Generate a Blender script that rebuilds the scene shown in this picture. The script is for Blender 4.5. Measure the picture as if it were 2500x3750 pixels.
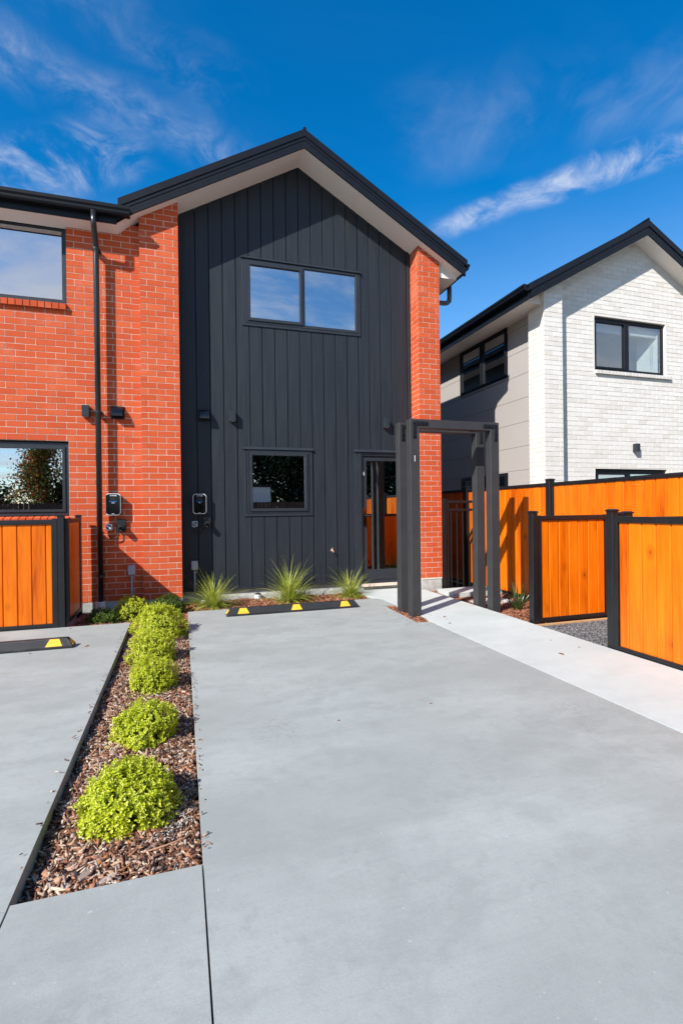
import bpy, math, random
import numpy as np
from mathutils import Vector, Matrix
random.seed(7); rng = np.random.default_rng(7)
S = bpy.context.scene
COL = S.collection
for o in list(bpy.data.objects): bpy.data.objects.remove(o)

# ------------------------------------------------------------------ camera
F_PX, PITCH, ROLL, YAW = 1854.4, -0.003413, 0.011986, 0.308578
CAM = Vector((-0.02376, -7.68566, 1.24154))
fw = Vector((math.sin(YAW)*math.cos(PITCH), math.cos(YAW)*math.cos(PITCH), math.sin(PITCH)))
rt0 = Vector((math.cos(YAW), -math.sin(YAW), 0)); up0 = rt0.cross(fw)
rt = rt0*math.cos(ROLL) - up0*math.sin(ROLL); up = rt0*math.sin(ROLL) + up0*math.cos(ROLL)
cd = bpy.data.cameras.new('camera'); cam = bpy.data.objects.new('camera', cd); COL.objects.link(cam)
cam.matrix_world = Matrix(((rt.x, up.x, -fw.x, CAM.x), (rt.y, up.y, -fw.y, CAM.y), (rt.z, up.z, -fw.z, CAM.z), (0, 0, 0, 1)))
cd.sensor_fit = 'VERTICAL'; cd.sensor_height = 36; cd.lens = 36*F_PX/3750; cd.clip_start = .05; cd.clip_end = 3000
S.camera = cam

# ------------------------------------------------------------------ light and view
SUND = Vector((-1.42, -1.0, 1.34)).normalized()          # towards the sun
w = bpy.data.worlds.new('World'); S.world = w; w.use_nodes = True
nt = w.node_tree; nt.nodes.clear()
def N(t, typ, **k):
    n = t.nodes.new(typ)
    for a, b in k.items(): setattr(n, a, b)
    return n
sky = N(nt, 'ShaderNodeTexSky', sky_type='NISHITA', sun_disc=False)
sky.sun_elevation = math.asin(SUND.z); sky.sun_rotation = math.atan2(SUND.x, SUND.y) % (2*math.pi)
sky.altitude = 0; sky.air_density = 1.0; sky.dust_density = 0.0; sky.ozone_density = 3.0
bg = N(nt, 'ShaderNodeBackground'); bg.inputs['Strength'].default_value = .105
out = N(nt, 'ShaderNodeOutputWorld')
def val(t, x):
    n = N(t, 'ShaderNodeValue'); n.outputs[0].default_value = x; return n.outputs[0]
def M(t, op, a, b=None, c=None, clamp=False):
    n = N(t, 'ShaderNodeMath', operation=op, use_clamp=clamp)
    for i, v in enumerate((a, b, c)):
        if v is None: continue
        if isinstance(v, (int, float)): n.inputs[i].default_value = v
        else: t.links.new(v, n.inputs[i])
    return n.outputs[0]
def maprange(t, v, a, b, c, d, smooth=True):
    n = N(t, 'ShaderNodeMapRange'); n.interpolation_type = 'SMOOTHSTEP' if smooth else 'LINEAR'
    t.links.new(v, n.inputs['Value'])
    for k, x in (('From Min', a), ('From Max', b), ('To Min', c), ('To Max', d)): n.inputs[k].default_value = x
    return n.outputs['Result']
def noise(t, vec, scale, detail=4, rough=.5, dist=0, dim='3D'):
    n = N(t, 'ShaderNodeTexNoise'); n.noise_dimensions = dim
    if vec is not None: t.links.new(vec, n.inputs['Vector'])
    n.inputs['Scale'].default_value = scale; n.inputs['Detail'].default_value = detail
    n.inputs['Roughness'].default_value = rough; n.inputs['Distortion'].default_value = dist
    return n.outputs['Fac']
hsv = N(nt, 'ShaderNodeHueSaturation'); hsv.inputs['Saturation'].default_value = 1.50; hsv.inputs['Value'].default_value = 1.26
hsv.inputs['Hue'].default_value = .500
nt.links.new(sky.outputs[0], hsv.inputs['Color'])
tc = N(nt, 'ShaderNodeTexCoord'); sp = N(nt, 'ShaderNodeSeparateXYZ'); nt.links.new(tc.outputs['Generated'], sp.inputs[0])
nt.links.new(maprange(nt, sp.outputs['Z'], .28, .72, 1.27, 1.56), hsv.inputs['Saturation'])     # paler towards the horizon, deeper overhead
zz = M(nt, 'ADD', M(nt, 'MAXIMUM', sp.outputs['Z'], 0.0), .15)
cb = N(nt, 'ShaderNodeCombineXYZ'); nt.links.new(M(nt, 'DIVIDE', sp.outputs['X'], zz), cb.inputs[0]); nt.links.new(M(nt, 'DIVIDE', sp.outputs['Y'], zz), cb.inputs[1])
P = cb.outputs[0]
def streak(x0, y0, x1, y1, wdt, nscale, lo, hi, amp, seed=0, stretch=4.0):
    """wispy cirrus streak lying on the cloud plane between two points"""
    ang = math.atan2(y1-y0, x1-x0); L = math.hypot(x1-x0, y1-y0)
    wn = N(nt, 'ShaderNodeTexNoise'); wn.inputs['Scale'].default_value = 5; wn.inputs['Detail'].default_value = 3
    nt.links.new(P, wn.inputs['Vector'])
    sub = N(nt, 'ShaderNodeVectorMath', operation='SUBTRACT'); nt.links.new(P, sub.inputs[0]); sub.inputs[1].default_value = (x0, y0, 0)
    wv = N(nt, 'ShaderNodeVectorMath', operation='MULTIPLY_ADD'); nt.links.new(wn.outputs['Color'], wv.inputs[0])
    wv.inputs[1].default_value = (.09, .09, 0); nt.links.new(sub.outputs[0], wv.inputs[2])
    s2 = N(nt, 'ShaderNodeVectorMath', operation='SUBTRACT'); nt.links.new(wv.outputs[0], s2.inputs[0]); s2.inputs[1].default_value = (.045, .045, 0)
    rot = N(nt, 'ShaderNodeVectorRotate', rotation_type='Z_AXIS'); nt.links.new(s2.outputs[0], rot.inputs['Vector']); rot.inputs['Angle'].default_value = -ang
    s = N(nt, 'ShaderNodeSeparateXYZ'); nt.links.new(rot.outputs[0], s.inputs[0])
    m1 = maprange(nt, M(nt, 'ABSOLUTE', s.outputs['Y']), 0, wdt, 1, 0)
    m2 = M(nt, 'MULTIPLY', maprange(nt, s.outputs['X'], -.06*L, .12*L, 0, 1), maprange(nt, s.outputs['X'], .85*L, 1.3*L, 1, 0))
    mp = N(nt, 'ShaderNodeMapping'); nt.links.new(rot.outputs[0], mp.inputs[0]); mp.inputs['Scale'].default_value = (1, stretch, 1); mp.inputs['Location'].default_value = (seed, seed*1.7, seed)
    nz = maprange(nt, noise(nt, mp.outputs[0], nscale, 9, .62, .5), lo, hi, 0, 1)
    return M(nt, 'MULTIPLY', M(nt, 'MULTIPLY', M(nt, 'MULTIPLY', m1, m2), nz), amp)
cl = [streak(.68, 1.235, 1.16, .66, .066, 9, .33, .78, .66, 1, .85),
      streak(.70, 1.19, .98, .80, .05, 16, .42, .75, .30, 8, .6),
      streak(.45, 1.02, 1.05, .62, .17, 4.2, .36, .95, .28, 5, .9),
      streak(-.42, .98, .16, 1.16, .095, 8, .32, .85, .36, 9, 1.0),
      streak(-.46, 1.36, -.13, 1.20, .12, 8.0, .38, .80, .72, 21, .8),
      streak(-.6, .70, .05, .98, .10, 5, .40, .85, .20, 13, 1.4)]
tot = cl[0]
for c in cl[1:]: tot = M(nt, 'ADD', tot, c)
# the same thin cirrus drifts over the rest of the sky
mp = N(nt, 'ShaderNodeMapping'); nt.links.new(P, mp.inputs[0]); mp.inputs['Rotation'].default_value = (0, 0, .9); mp.inputs['Scale'].default_value = (1, 2.0, 1)
gen = maprange(nt, noise(nt, mp.outputs[0], 1.5, 8, .6, .5), .36, .70, 0, .80)
away = maprange(nt, sp.outputs['Y'], -.2, .35, 1, .02)
low = M(nt, 'MULTIPLY', maprange(nt, sp.outputs['Z'], .30, .70, 1, .30), away)
tot = M(nt, 'ADD', tot, M(nt, 'MULTIPLY', M(nt, 'ADD', gen, .06), low), clamp=True)
mix = N(nt, 'ShaderNodeMix', data_type='RGBA'); nt.links.new(tot, mix.inputs['Factor']); nt.links.new(hsv.outputs[0], mix.inputs[6]); mix.inputs[7].default_value = (6.3, 6.3, 6.6, 1)
nt.links.new(mix.outputs[2], bg.inputs['Color']); nt.links.new(bg.outputs[0], out.inputs[0])

sl = bpy.data.lights.new('sun', 'SUN'); so = bpy.data.objects.new('sun', sl); COL.objects.link(so)
sl.energy = 5.0; sl.angle = math.radians(.53); sl.color = (1, .96, .90)
so.rotation_euler = SUND.to_track_quat('Z', 'Y').to_euler(); so.location = SUND*30
S.view_settings.view_transform = 'Standard'; S.view_settings.look = 'None'; S.view_settings.exposure = .60; S.view_settings.gamma = 1
S.view_settings.use_curve_mapping = False
S.render.engine = 'CYCLES'

# ------------------------------------------------------------------ materials
def mat(name, col, rough=.6, spec=.5, metal=0.0, coat=0.0):
    m = bpy.data.materials.new(name); m.use_nodes = True
    b = m.node_tree.nodes['Principled BSDF']
    b.inputs['Base Color'].default_value = (*col, 1); b.inputs['Roughness'].default_value = rough
    b.inputs['Specular IOR Level'].default_value = spec; b.inputs['Metallic'].default_value = metal; b.inputs['Coat Weight'].default_value = coat
    return m, m.node_tree, b
def ramp(t, fac, stops):
    n = N(t, 'ShaderNodeValToRGB'); t.links.new(fac, n.inputs[0]); e = n.color_ramp.elements
    while len(e) < len(stops): e.new(.5)
    for i, (p, c) in enumerate(stops): e[i].position = p; e[i].color = (*c, 1)
    return n.outputs[0]
def pos(t): return N(t, 'ShaderNodeNewGeometry').outputs['Position']
def bump(t, b, h, strength=.3, dist=.01):
    n = N(t, 'ShaderNodeBump'); n.inputs['Strength'].default_value = strength; n.inputs['Distance'].default_value = dist
    t.links.new(h, n.inputs['Height']); t.links.new(n.outputs[0], b.inputs['Normal'])
def mixc(t, fac, a, b, blend='MIX'):
    n = N(t, 'ShaderNodeMix', data_type='RGBA', blend_type=blend)
    for i, v in ((0, fac), (6, a), (7, b)):
        if isinstance(v, (int, float)): n.inputs[i].default_value = v
        elif isinstance(v, tuple): n.inputs[i].default_value = (*v, 1)
        else: t.links.new(v, n.inputs[i])
    return n.outputs[2]
def isl(t):
    return M(t, 'FRACT', M(t, 'ADD', N(t, 'ShaderNodeNewGeometry').outputs['Random Per Island'], M(t, 'MULTIPLY', N(t, 'ShaderNodeObjectInfo').outputs['Random'], 7.31)))
def speck(name, c1, c2, scale=3, rough=.6, b=.15, fine=90, spec=.5, metal=0):
    m, t, bs = mat(name, c1, rough, spec, metal)
    p = pos(t)
    c = mixc(t, maprange(t, noise(t, p, scale, 6, .6), .3, .72, 0, 1), c1, c2)
    t.links.new(c, bs.inputs['Base Color']); bump(t, bs, noise(t, p, fine, 5, .6), b, .004)
    return m

def brick_mat(name, stops, pale, palef):
    m, t, b = mat(name, (.5, .1, .05), .82, .25)
    r = isl(t); p = pos(t)
    c = ramp(t, r, stops)
    c = mixc(t, maprange(t, noise(t, p, 260, 3, .7), .35, .75, 0, .22), c, tuple(x*.62 for x in stops[0][1]))
    c = mixc(t, M(t, 'MULTIPLY', maprange(t, noise(t, p, 2.2, 5, .6), .50, .80, 0, palef), maprange(t, noise(t, p, 38, 4, .6), .35, .7, .3, 1)), c, pale)
    t.links.new(c, b.inputs['Base Color']); bump(t, b, noise(t, p, 180, 6, .7), .5, .004)
    return m
RED = brick_mat('red_brick', [(0, (.495, .074, .022)), (.3, (.53, .083, .024)), (.7, (.555, .090, .027)), (1, (.59, .108, .034))], (.68, .30, .19), .50)
CREAM = brick_mat('white_brick', [(0, (.65, .605, .54)), (.2, (.68, .64, .58)), (.6, (.71, .675, .615)), (1, (.735, .705, .65))], (.79, .75, .70), .5)
MORT = speck('mortar', (.72, .585, .475), (.62, .49, .39), 8, .9, .4, 120, .2)
MORTW = speck('pale_mortar', (.66, .61, .55), (.72, .68, .62), 8, .9, .4, 120, .2)
def clad_mat():
    m, t, b = mat('charcoal_cladding', (.03, .036, .044), .52, .35)
    p = pos(t); mp = N(t, 'ShaderNodeMapping'); t.links.new(p, mp.inputs[0]); mp.inputs['Scale'].default_value = (14, 14, .8)
    c = mixc(t, maprange(t, noise(t, mp.outputs[0], 1, 6, .6), .35, .7, 0, 1), (.0150, .0188, .0248), (.0190, .0236, .0305))
    c = mixc(t, maprange(t, noise(t, p, 55, 2, .5), .745, .77, 0, .25), c, (.30, .31, .32))
    t.links.new(c, b.inputs['Base Color'])
    t.links.new(maprange(t, noise(t, mp.outputs[0], 2, 4, .5), .3, .7, .45, .62), b.inputs['Roughness'])
    bump(t, b, noise(t, mp.outputs[0], 3, 6, .7), .12, .003); return m
CLAD = clad_mat()
DARKCORE = mat('dark_cavity', (.010, .011, .013), .8, .2)[0]
FRAME = speck('charcoal_frame', (.020, .0245, .031), (.025, .030, .0375), 6, .42, .05, 200, .4)
BLACKM = speck('black_metal', (.0055, .0068, .0105), (.008, .0096, .0135), 5, .45, .05, 150, .25)
ARCHM = speck('dark_grey_steel', (.032, .032, .034), (.039, .039, .041), 5, .55, .12, 160, .4)
FENM = speck('black_powdercoat', (.0065, .007, .0085), (.010, .0105, .012), 7, .42, .08, 200, .5)
PIPE = mat('black_pipe', (.016, .016, .017), .30, .5)[0]
GREYP = mat('grey_pipe', (.09, .09, .10), .35, .5)[0]
SOFF = speck('soffit_white', (.80, .73, .66), (.83, .76, .69), 1.5, .6, .04, 60, .3)
WPVC = mat('white_pvc', (.74, .74, .73), .35, .4)[0]
GPVC = mat('grey_pvc', (.38, .39, .41), .45, .4)[0]
GLOSSB = mat('gloss_black', (.004, .004, .005), .12, .6)[0]
MATB = mat('matt_black', (.014, .015, .017), .45, .4)[0]
CABLE = mat('black_cable', (.008, .008, .009), .4, .5)[0]
SILV = mat('silver_rim', (.72, .70, .70), .3, .6)[0]
CHROME = mat('chrome', (.16, .16, .19), .10, .5, 1.0)[0]
WHITEP = mat('white_print', (.80, .80, .80), .5, .3)[0]
BLUEP = mat('blue_print', (.02, .22, .72), .5, .3)[0]
YELP = mat('yellow_print', (.80, .55, .03), .5, .3)[0]
COPPER = mat('brass', (.70, .45, .32), .35, .5, .6)[0]
DIAL = mat('switch_dark', (.03, .03, .035), .4, .4)[0]
SIDING = speck('taupe_siding', (.365, .335, .310), (.385, .355, .33), .8, .6, .06, 60, .3)
FOUND = speck('foundation_concrete', (.34, .34, .31), (.50, .50, .47), 9, .9, .8, 40, .2)
INTER = mat('interior_dark', (.05, .05, .05), .9, .2)[0]
INTERL = mat('interior_light', (.62, .64, .62), .8, .2)[0]
BLIND = mat('blind_fabric', (.72, .74, .74), .8, .2)[0]
RUB = None
def concrete(name, c1, c2, c3, stain):
    m, t, b = mat(name, c1, .72, .3)
    p = pos(t)
    mp = N(t, 'ShaderNodeMapping'); t.links.new(p, mp.inputs[0]); mp.inputs['Scale'].default_value = (.9, 1.35, 1); mp.inputs['Rotation'].default_value = (0, 0, .1)
    c = mixc(t, maprange(t, noise(t, mp.outputs[0], .9, 8, .58), .34, .66, 0, 1), c1, c2)
    c = mixc(t, maprange(t, noise(t, mp.outputs[0], 3.2, 9, .68), .44, .64, 0, .65), c, c3)
    c = mixc(t, maprange(t, noise(t, p, 13, 8, .72), .48, .70, 0, .55), c, c3)
    c = mixc(t, M(t, 'MULTIPLY', maprange(t, noise(t, p, 1.3, 5, .6), .55, .72, 0, 1), maprange(t, noise(t, p, 34, 6, .7), .42, .62, 0, .55)), c, stain)
    mw = N(t, 'ShaderNodeMapping'); t.links.new(p, mw.inputs[0]); mw.inputs['Scale'].default_value = (.38, 1.7, 1); mw.inputs['Location'].default_value = (3.1, 1.2, 0)
    c = mixc(t, M(t, 'MULTIPLY', maprange(t, noise(t, mw.outputs[0], 1.2, 7, .6), .52, .74, 0, .42), maprange(t, noise(t, p, 9, 5, .6), .3, .65, .35, 1)), c, tuple(x*1.20 for x in c2))
    mb_ = N(t, 'ShaderNodeMapping'); t.links.new(p, mb_.inputs[0]); mb_.inputs['Scale'].default_value = (1.1, 34, 1)
    c = mixc(t, maprange(t, noise(t, mb_.outputs[0], 1.6, 5, .6), .42, .70, 0, .16), c, c3)
    c = mixc(t, maprange(t, noise(t, p, 120, 5, .8), .46, .72, 0, .38), c, tuple(x*.74 for x in c1))
    c = mixc(t, maprange(t, noise(t, p, 300, 3, .7), .60, .74, 0, .40), c, (.60, .61, .61))
    c = mixc(t, maprange(t, noise(t, p, 40, 2, .5), .74, .77, 0, .35), c, tuple(x*1.45 for x in c2))
    t.links.new(c, b.inputs['Base Color'])
    t.links.new(maprange(t, noise(t, p, 6, 5, .6), .3, .7, .62, .85), b.inputs['Roughness'])
    bump(t, b, M(t, 'ADD', noise(t, p, 230, 5, .75), M(t, 'MULTIPLY', noise(t, p, 30, 5, .65), .8)), .30, .003)
    return m
DRIVE = concrete('drive_concrete', (.305, .322, .304), (.358, .378, .358), (.274, .291, .276), (.200, .210, .200))
PATHM = concrete('path_concrete', (.47, .505, .482), (.52, .555, .532), (.44, .475, .45), (.39, .42, .385))
def wood_mat(name, stops, rough=.34, vert=True):
    m, t, b = mat(name, stops[0][1], rough, .35, 0, .0)
    tcn = N(t, 'ShaderNodeNewGeometry'); oi = N(t, 'ShaderNodeObjectInfo')
    off = N(t, 'ShaderNodeCombineXYZ'); k = M(t, 'MULTIPLY', oi.outputs['Random'], 37.0)
    for i in range(3): t.links.new(M(t, 'MULTIPLY', k, (1, 1.7, .6)[i]), off.inputs[i])
    v = N(t, 'ShaderNodeVectorMath', operation='ADD'); t.links.new(tcn.outputs['Position'], v.inputs[0]); t.links.new(off.outputs[0], v.inputs[1])
    mp = N(t, 'ShaderNodeMapping'); t.links.new(v.outputs[0], mp.inputs[0]); mp.inputs['Scale'].default_value = (14, 14, .9) if vert else (.9, 14, 14)
    g = noise(t, mp.outputs[0], 1.3, 5, .55, 1.3)
    g2 = noise(t, mp.outputs[0], 6, 6, .65, .6)
    mp2 = N(t, 'ShaderNodeMapping'); t.links.new(v.outputs[0], mp2.inputs[0]); mp2.inputs['Scale'].default_value = (4, 4, .8)
    blot = noise(t, mp2.outputs[0], 1.2, 3, .5)
    f = M(t, 'ADD', M(t, 'ADD', M(t, 'MULTIPLY', g, .45), M(t, 'MULTIPLY', g2, .22)), M(t, 'MULTIPLY', blot, .42))
    f = M(t, 'ADD', f, M(t, 'MULTIPLY', M(t, 'SUBTRACT', oi.outputs['Random'], .5), .17))
    c = ramp(t, f, stops)
    vo = N(t, 'ShaderNodeTexVoronoi'); mp3 = N(t, 'ShaderNodeMapping'); t.links.new(v.outputs[0], mp3.inputs[0]); mp3.inputs['Scale'].default_value = (3.2, 3.2, 1.9)
    t.links.new(mp3.outputs[0], vo.inputs['Vector']); vo.inputs['Scale'].default_value = 1
    kn = maprange(t, vo.outputs['Distance'], .025, .062, 1, 0); kn2 = maprange(t, vo.outputs['Distance'], .05, .20, .5, 0)
    c = mixc(t, kn2, c, tuple(x*.6 for x in stops[1][1])); c = mixc(t, M(t, 'MULTIPLY', kn, .85), c, (.09, .02, .006))
    t.links.new(c, b.inputs['Base Color']); bump(t, b, g2, .12, .002); return m
WOOD = wood_mat('stained_timber', [(.34, (.34, .050, .001)), (.45, (.54, .100, .001)), (.57, (.68, .142, .002)), (.76, (.74, .195, .005))])
RAWT = wood_mat('raw_timber', [(.3, (.36, .22, .10)), (.5, (.48, .30, .15)), (.6, (.52, .34, .17)), (.8, (.58, .40, .22))], .7, False)
OLDW = wood_mat('dark_paling', [(.3, (.045, .022, .016)), (.5, (.065, .032, .022)), (.6, (.08, .040, .028)), (.8, (.10, .052, .036))], .8)
def glass_mat(name, refl, tint):
    m = bpy.data.materials.new(name); m.use_nodes = True; t = m.node_tree; t.nodes.clear()
    o = N(t, 'ShaderNodeOutputMaterial'); g = N(t, 'ShaderNodeBsdfGlossy'); g.inputs['Roughness'].default_value = .0; g.inputs['Color'].default_value = (.93, .96, 1, 1)
    tr = N(t, 'ShaderNodeBsdfTransparent'); tr.inputs['Color'].default_value = (*tint, 1)
    lw = N(t, 'ShaderNodeLayerWeight'); lw.inputs['Blend'].default_value = .5
    fac = M(t, 'ADD', M(t, 'MULTIPLY', M(t, 'POWER', lw.outputs['Facing'], 4.0), .6), refl, clamp=True)
    mx = N(t, 'ShaderNodeMixShader'); t.links.new(fac, mx.inputs[0]); t.links.new(tr.outputs[0], mx.inputs[1]); t.links.new(g.outputs[0], mx.inputs[2])
    nz = noise(t, pos(t), 1.1, 2, .4); bp = N(t, 'ShaderNodeBump'); bp.inputs['Strength'].default_value = .02; bp.inputs['Distance'].default_value = .02
    t.links.new(nz, bp.inputs['Height']); t.links.new(bp.outputs[0], g.inputs['Normal'])
    t.links.new(mx.outputs[0], o.inputs[0]); return m
GLASS = glass_mat('window_glass', .52, (.55, .58, .58))
GLASS2 = glass_mat('clear_glass', .17, (.88, .91, .89))
def leaf_mat(name, stops, transl=.3, rough=.38):
    m = bpy.data.materials.new(name); m.use_nodes = True; t = m.node_tree; b = t.nodes['Principled BSDF']; o = t.nodes['Material Output']
    c = ramp(t, isl(t), stops); t.links.new(c, b.inputs['Base Color']); b.inputs['Roughness'].default_value = rough; b.inputs['Specular IOR Level'].default_value = .4
    tr = N(t, 'ShaderNodeBsdfTranslucent'); t.links.new(c, tr.inputs['Color']); mx = N(t, 'ShaderNodeMixShader'); mx.inputs[0].default_value = transl
    t.links.new(b.outputs[0], mx.inputs[1]); t.links.new(tr.outputs[0], mx.inputs[2]); t.links.new(mx.outputs[0], o.inputs[0]); return m
LIME = leaf_mat('lime_leaf', [(0, (.28, .33, .010)), (.3, (.46, .53, .018)), (.7, (.62, .67, .045)), (1, (.76, .77, .14))])
GREENL = leaf_mat('green_leaf', [(0, (.045, .085, .014)), (.6, (.09, .15, .022)), (1, (.17, .24, .03))])
GRASSM = leaf_mat('grass_blade', [(0, (.18, .24, .018)), (.45, (.36, .44, .04)), (.8, (.55, .60, .10)), (1, (.72, .62, .28))], .3, .4)
FLAXM = leaf_mat('flax_leaf', [(0, (.02, .04, .014)), (.6, (.045, .08, .02)), (1, (.11, .16, .035))], .15, .3)
TREED = leaf_mat('dark_tree_leaf', [(0, (.012, .020, .007)), (.7, (.026, .044, .012)), (1, (.08, .11, .02))], .2, .5)
AUTL = leaf_mat('autumn_leaf', [(0, (.06, .10, .02)), (.4, (.16, .18, .03)), (.62, (.34, .24, .03)), (.82, (.42, .12, .02)), (1, (.36, .03, .02))], .35, .5)
BARK = speck('bark', (.07, .05, .04), (.11, .085, .07), 12, .9, .6, 60, .2)
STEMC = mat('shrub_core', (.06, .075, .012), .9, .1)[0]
def chip_mat(name, stops):
    m, t, b = mat(name, (.2, .1, .05), .8, .25)
    c = ramp(t, isl(t), stops); p = pos(t)
    c = mixc(t, maprange(t, noise(t, p, 160, 3, .6), .4, .7, 0, .5), c, (.07, .035, .022))
    t.links.new(c, b.inputs['Base Color']); bump(t, b, noise(t, p, 200, 3, .6), .5, .003); return m
CHIP = chip_mat('bark_chips', [(0, (.06, .030, .022)), (.2, (.15, .068, .042)), (.38, (.26, .115, .065)), (.52, (.40, .17, .085)), (.66, (.50, .31, .20)), (.8, (.40, .33, .29)), (.9, (.60, .46, .33)), (1, (.70, .58, .45))])
CHIPR = chip_mat('red_bark_chips', [(0, (.08, .032, .018)), (.3, (.20, .072, .038)), (.6, (.36, .13, .065)), (.85, (.50, .22, .12)), (1, (.55, .36, .23))])
LICH = chip_mat('lichen', [(0, (.30, .30, .26)), (.5, (.42, .42, .37)), (1, (.55, .54, .48))])
STONE = chip_mat('gravel_stones', [(0, (.075, .078, .085)), (.4, (.12, .122, .13)), (.8, (.19, .19, .20)), (1, (.34, .34, .34))])
SOIL = speck('soil', (.05, .03, .022), (.03, .018, .013), 20, .95, .8, 60, .1)
GRAVB = speck('gravel_base', (.09, .092, .1), (.13, .13, .14), 60, .95, .9, 120, .1)
GROUND = speck('ground_asphalt', (.10, .10, .10), (.15, .15, .145), 1.2, .9, .4, 80, .2)

# ------------------------------------------------------------------ helpers
class MB:
    def __init__(s): s.v = []; s.f = []
    def add(s, vs, fs):
        n = len(s.v); s.v += [tuple(v) for v in vs]; s.f += [tuple(i+n for i in f) for f in fs]; return s
    def box(s, x0, x1, y0, y1, z0, z1):
        return s.add([(x0, y0, z0), (x1, y0, z0), (x1, y1, z0), (x0, y1, z0), (x0, y0, z1), (x1, y0, z1), (x1, y1, z1), (x0, y1, z1)],
                     [(0, 3, 2, 1), (4, 5, 6, 7), (0, 1, 5, 4), (1, 2, 6, 5), (2, 3, 7, 6), (3, 0, 4, 7)])
    def prism(s, poly, axis, a, b):
        """poly: 2D points; axis x: (y,z), axis y: (x,z), axis z: (x,y)"""
        def P(p, t): return {'x': (t, p[0], p[1]), 'y': (p[0], t, p[1]), 'z': (p[0], p[1], t)}[axis]
        n = len(poly)
        return s.add([P(p, a) for p in poly]+[P(p, b) for p in poly], [tuple(range(n)), tuple(range(2*n-1, n-1, -1))]+[(i, i+n, (i+1) % n+n, (i+1) % n) for i in range(n)])
    def ring(s, x0, x1, z0, z1, wd, y0, y1, axis='y'):
        """mitred rectangular frame; wd a number or (left,right,bottom,top)"""
        l, r, b, t = (wd,)*4 if isinstance(wd, (int, float)) else wd
        O = [(x0, z0), (x1, z0), (x1, z1), (x0, z1)]; I = [(x0+l, z0+b), (x1-r, z0+b), (x1-r, z1-t), (x0+l, z1-t)]
        P = (lambda p, y: (p[0], y, p[1])) if axis == 'y' else (lambda p, y: (y, p[0], p[1]))
        vs = [P(p, y) for y in (y0, y1) for p in O+I]; fs = []
        for i in range(4):
            j = (i+1) % 4
            fs += [(i, j, 4+j, 4+i), (8+i, 12+i, 12+j, 8+j), (i, 8+i, 8+j, j), (4+i, 4+j, 12+j, 12+i)]
        return s.add(vs, fs)
    def tube(s, pts, r, n=10, cap=True):
        pts = [Vector(p) for p in pts]; rs = r if isinstance(r, (list, tuple)) else [r]*len(pts); rings = []
        prev = None
        for i, p in enumerate(pts):
            d = (pts[min(i+1, len(pts)-1)]-pts[max(i-1, 0)]).normalized()
            if prev is None:
                a = d.cross(Vector((0, 0, 1)) if abs(d.z) < .9 else Vector((1, 0, 0))).normalized()
            else: a = (prev-d*prev.dot(d)).normalized()
            prev = a; b = d.cross(a)
            rings.append([p+(a*math.cos(t)+b*math.sin(t))*rs[i] for t in [2*math.pi*k/n for k in range(n)]])
        vs = [v for R in rings for v in R]; fs = []
        for i in range(len(pts)-1):
            for k in range(n): fs.append((i*n+k, i*n+(k+1) % n, (i+1)*n+(k+1) % n, (i+1)*n+k))
        if cap: fs += [tuple(range(n-1, -1, -1)), tuple((len(pts)-1)*n+k for k in range(n))]
        return s.add(vs, fs)
    def build(s, name, m, parent=None, smooth=False, bevel=0.0):
        me = bpy.data.meshes.new(name); o0 = wloc(parent)
        me.from_pydata([(v[0]-o0[0], v[1]-o0[1], v[2]-o0[2]) for v in s.v], [], s.f); me.materials.append(m); me.validate()
        import bmesh as _b
        bm = _b.new(); bm.from_mesh(me); _b.ops.recalc_face_normals(bm, faces=bm.faces)
        if bevel > 0: _b.ops.bevel(bm, geom=[e for e in bm.edges if len(e.link_faces) == 2 and e.calc_face_angle(0) > .5], offset=bevel, segments=1, affect='EDGES', clamp_overlap=True)
        bm.to_mesh(me); bm.free()
        if smooth: me.polygons.foreach_set('use_smooth', [True]*len(me.polygons))
        return link(name, me, parent)
def split_boxes(mb, name, m, parent):
    """every solid in the builder becomes a part of its own"""
    par = list(range(len(mb.v)))
    def fd(i):
        while par[i] != i: par[i] = par[par[i]]; i = par[i]
        return i
    for f in mb.f:
        for k in f[1:]: par[fd(k)] = fd(f[0])
    gr = {}
    for f in mb.f: gr.setdefault(fd(f[0]), []).append(f)
    for fs in gr.values():
        ids = sorted({i for f in fs for i in f}); mp_ = {a: b for b, a in enumerate(ids)}
        q = MB(); q.add([mb.v[i] for i in ids], [tuple(mp_[i] for i in f) for f in fs]); q.build(name, m, parent)
def wloc(o):
    if o is None: return (0, 0, 0)
    l = Vector(o.location)
    while o.parent: o = o.parent; l += o.location
    return l
def link(name, me, parent=None, loc=None):
    o = bpy.data.objects.new(name, me); COL.objects.link(o)
    if loc is not None: o.location = loc
    if parent is not None: o.parent = parent
    return o
def tag(o, label=None, cat=None, group=None, kind=None):
    if label: o['label'] = label
    if cat: o['category'] = cat
    if group: o['group'] = group
    if kind: o['kind'] = kind
    return o
def thing(name, loc, label=None, cat=None, group=None, kind=None):
    o = link(name, None, None, loc); o.empty_display_size = .1
    return tag(o, label, cat, group, kind)
def copy_tree(o, parent=None):
    c = o.copy(); COL.objects.link(c); c.parent = parent
    for ch in list(o.children): copy_tree(ch, c)
    return c
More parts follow.
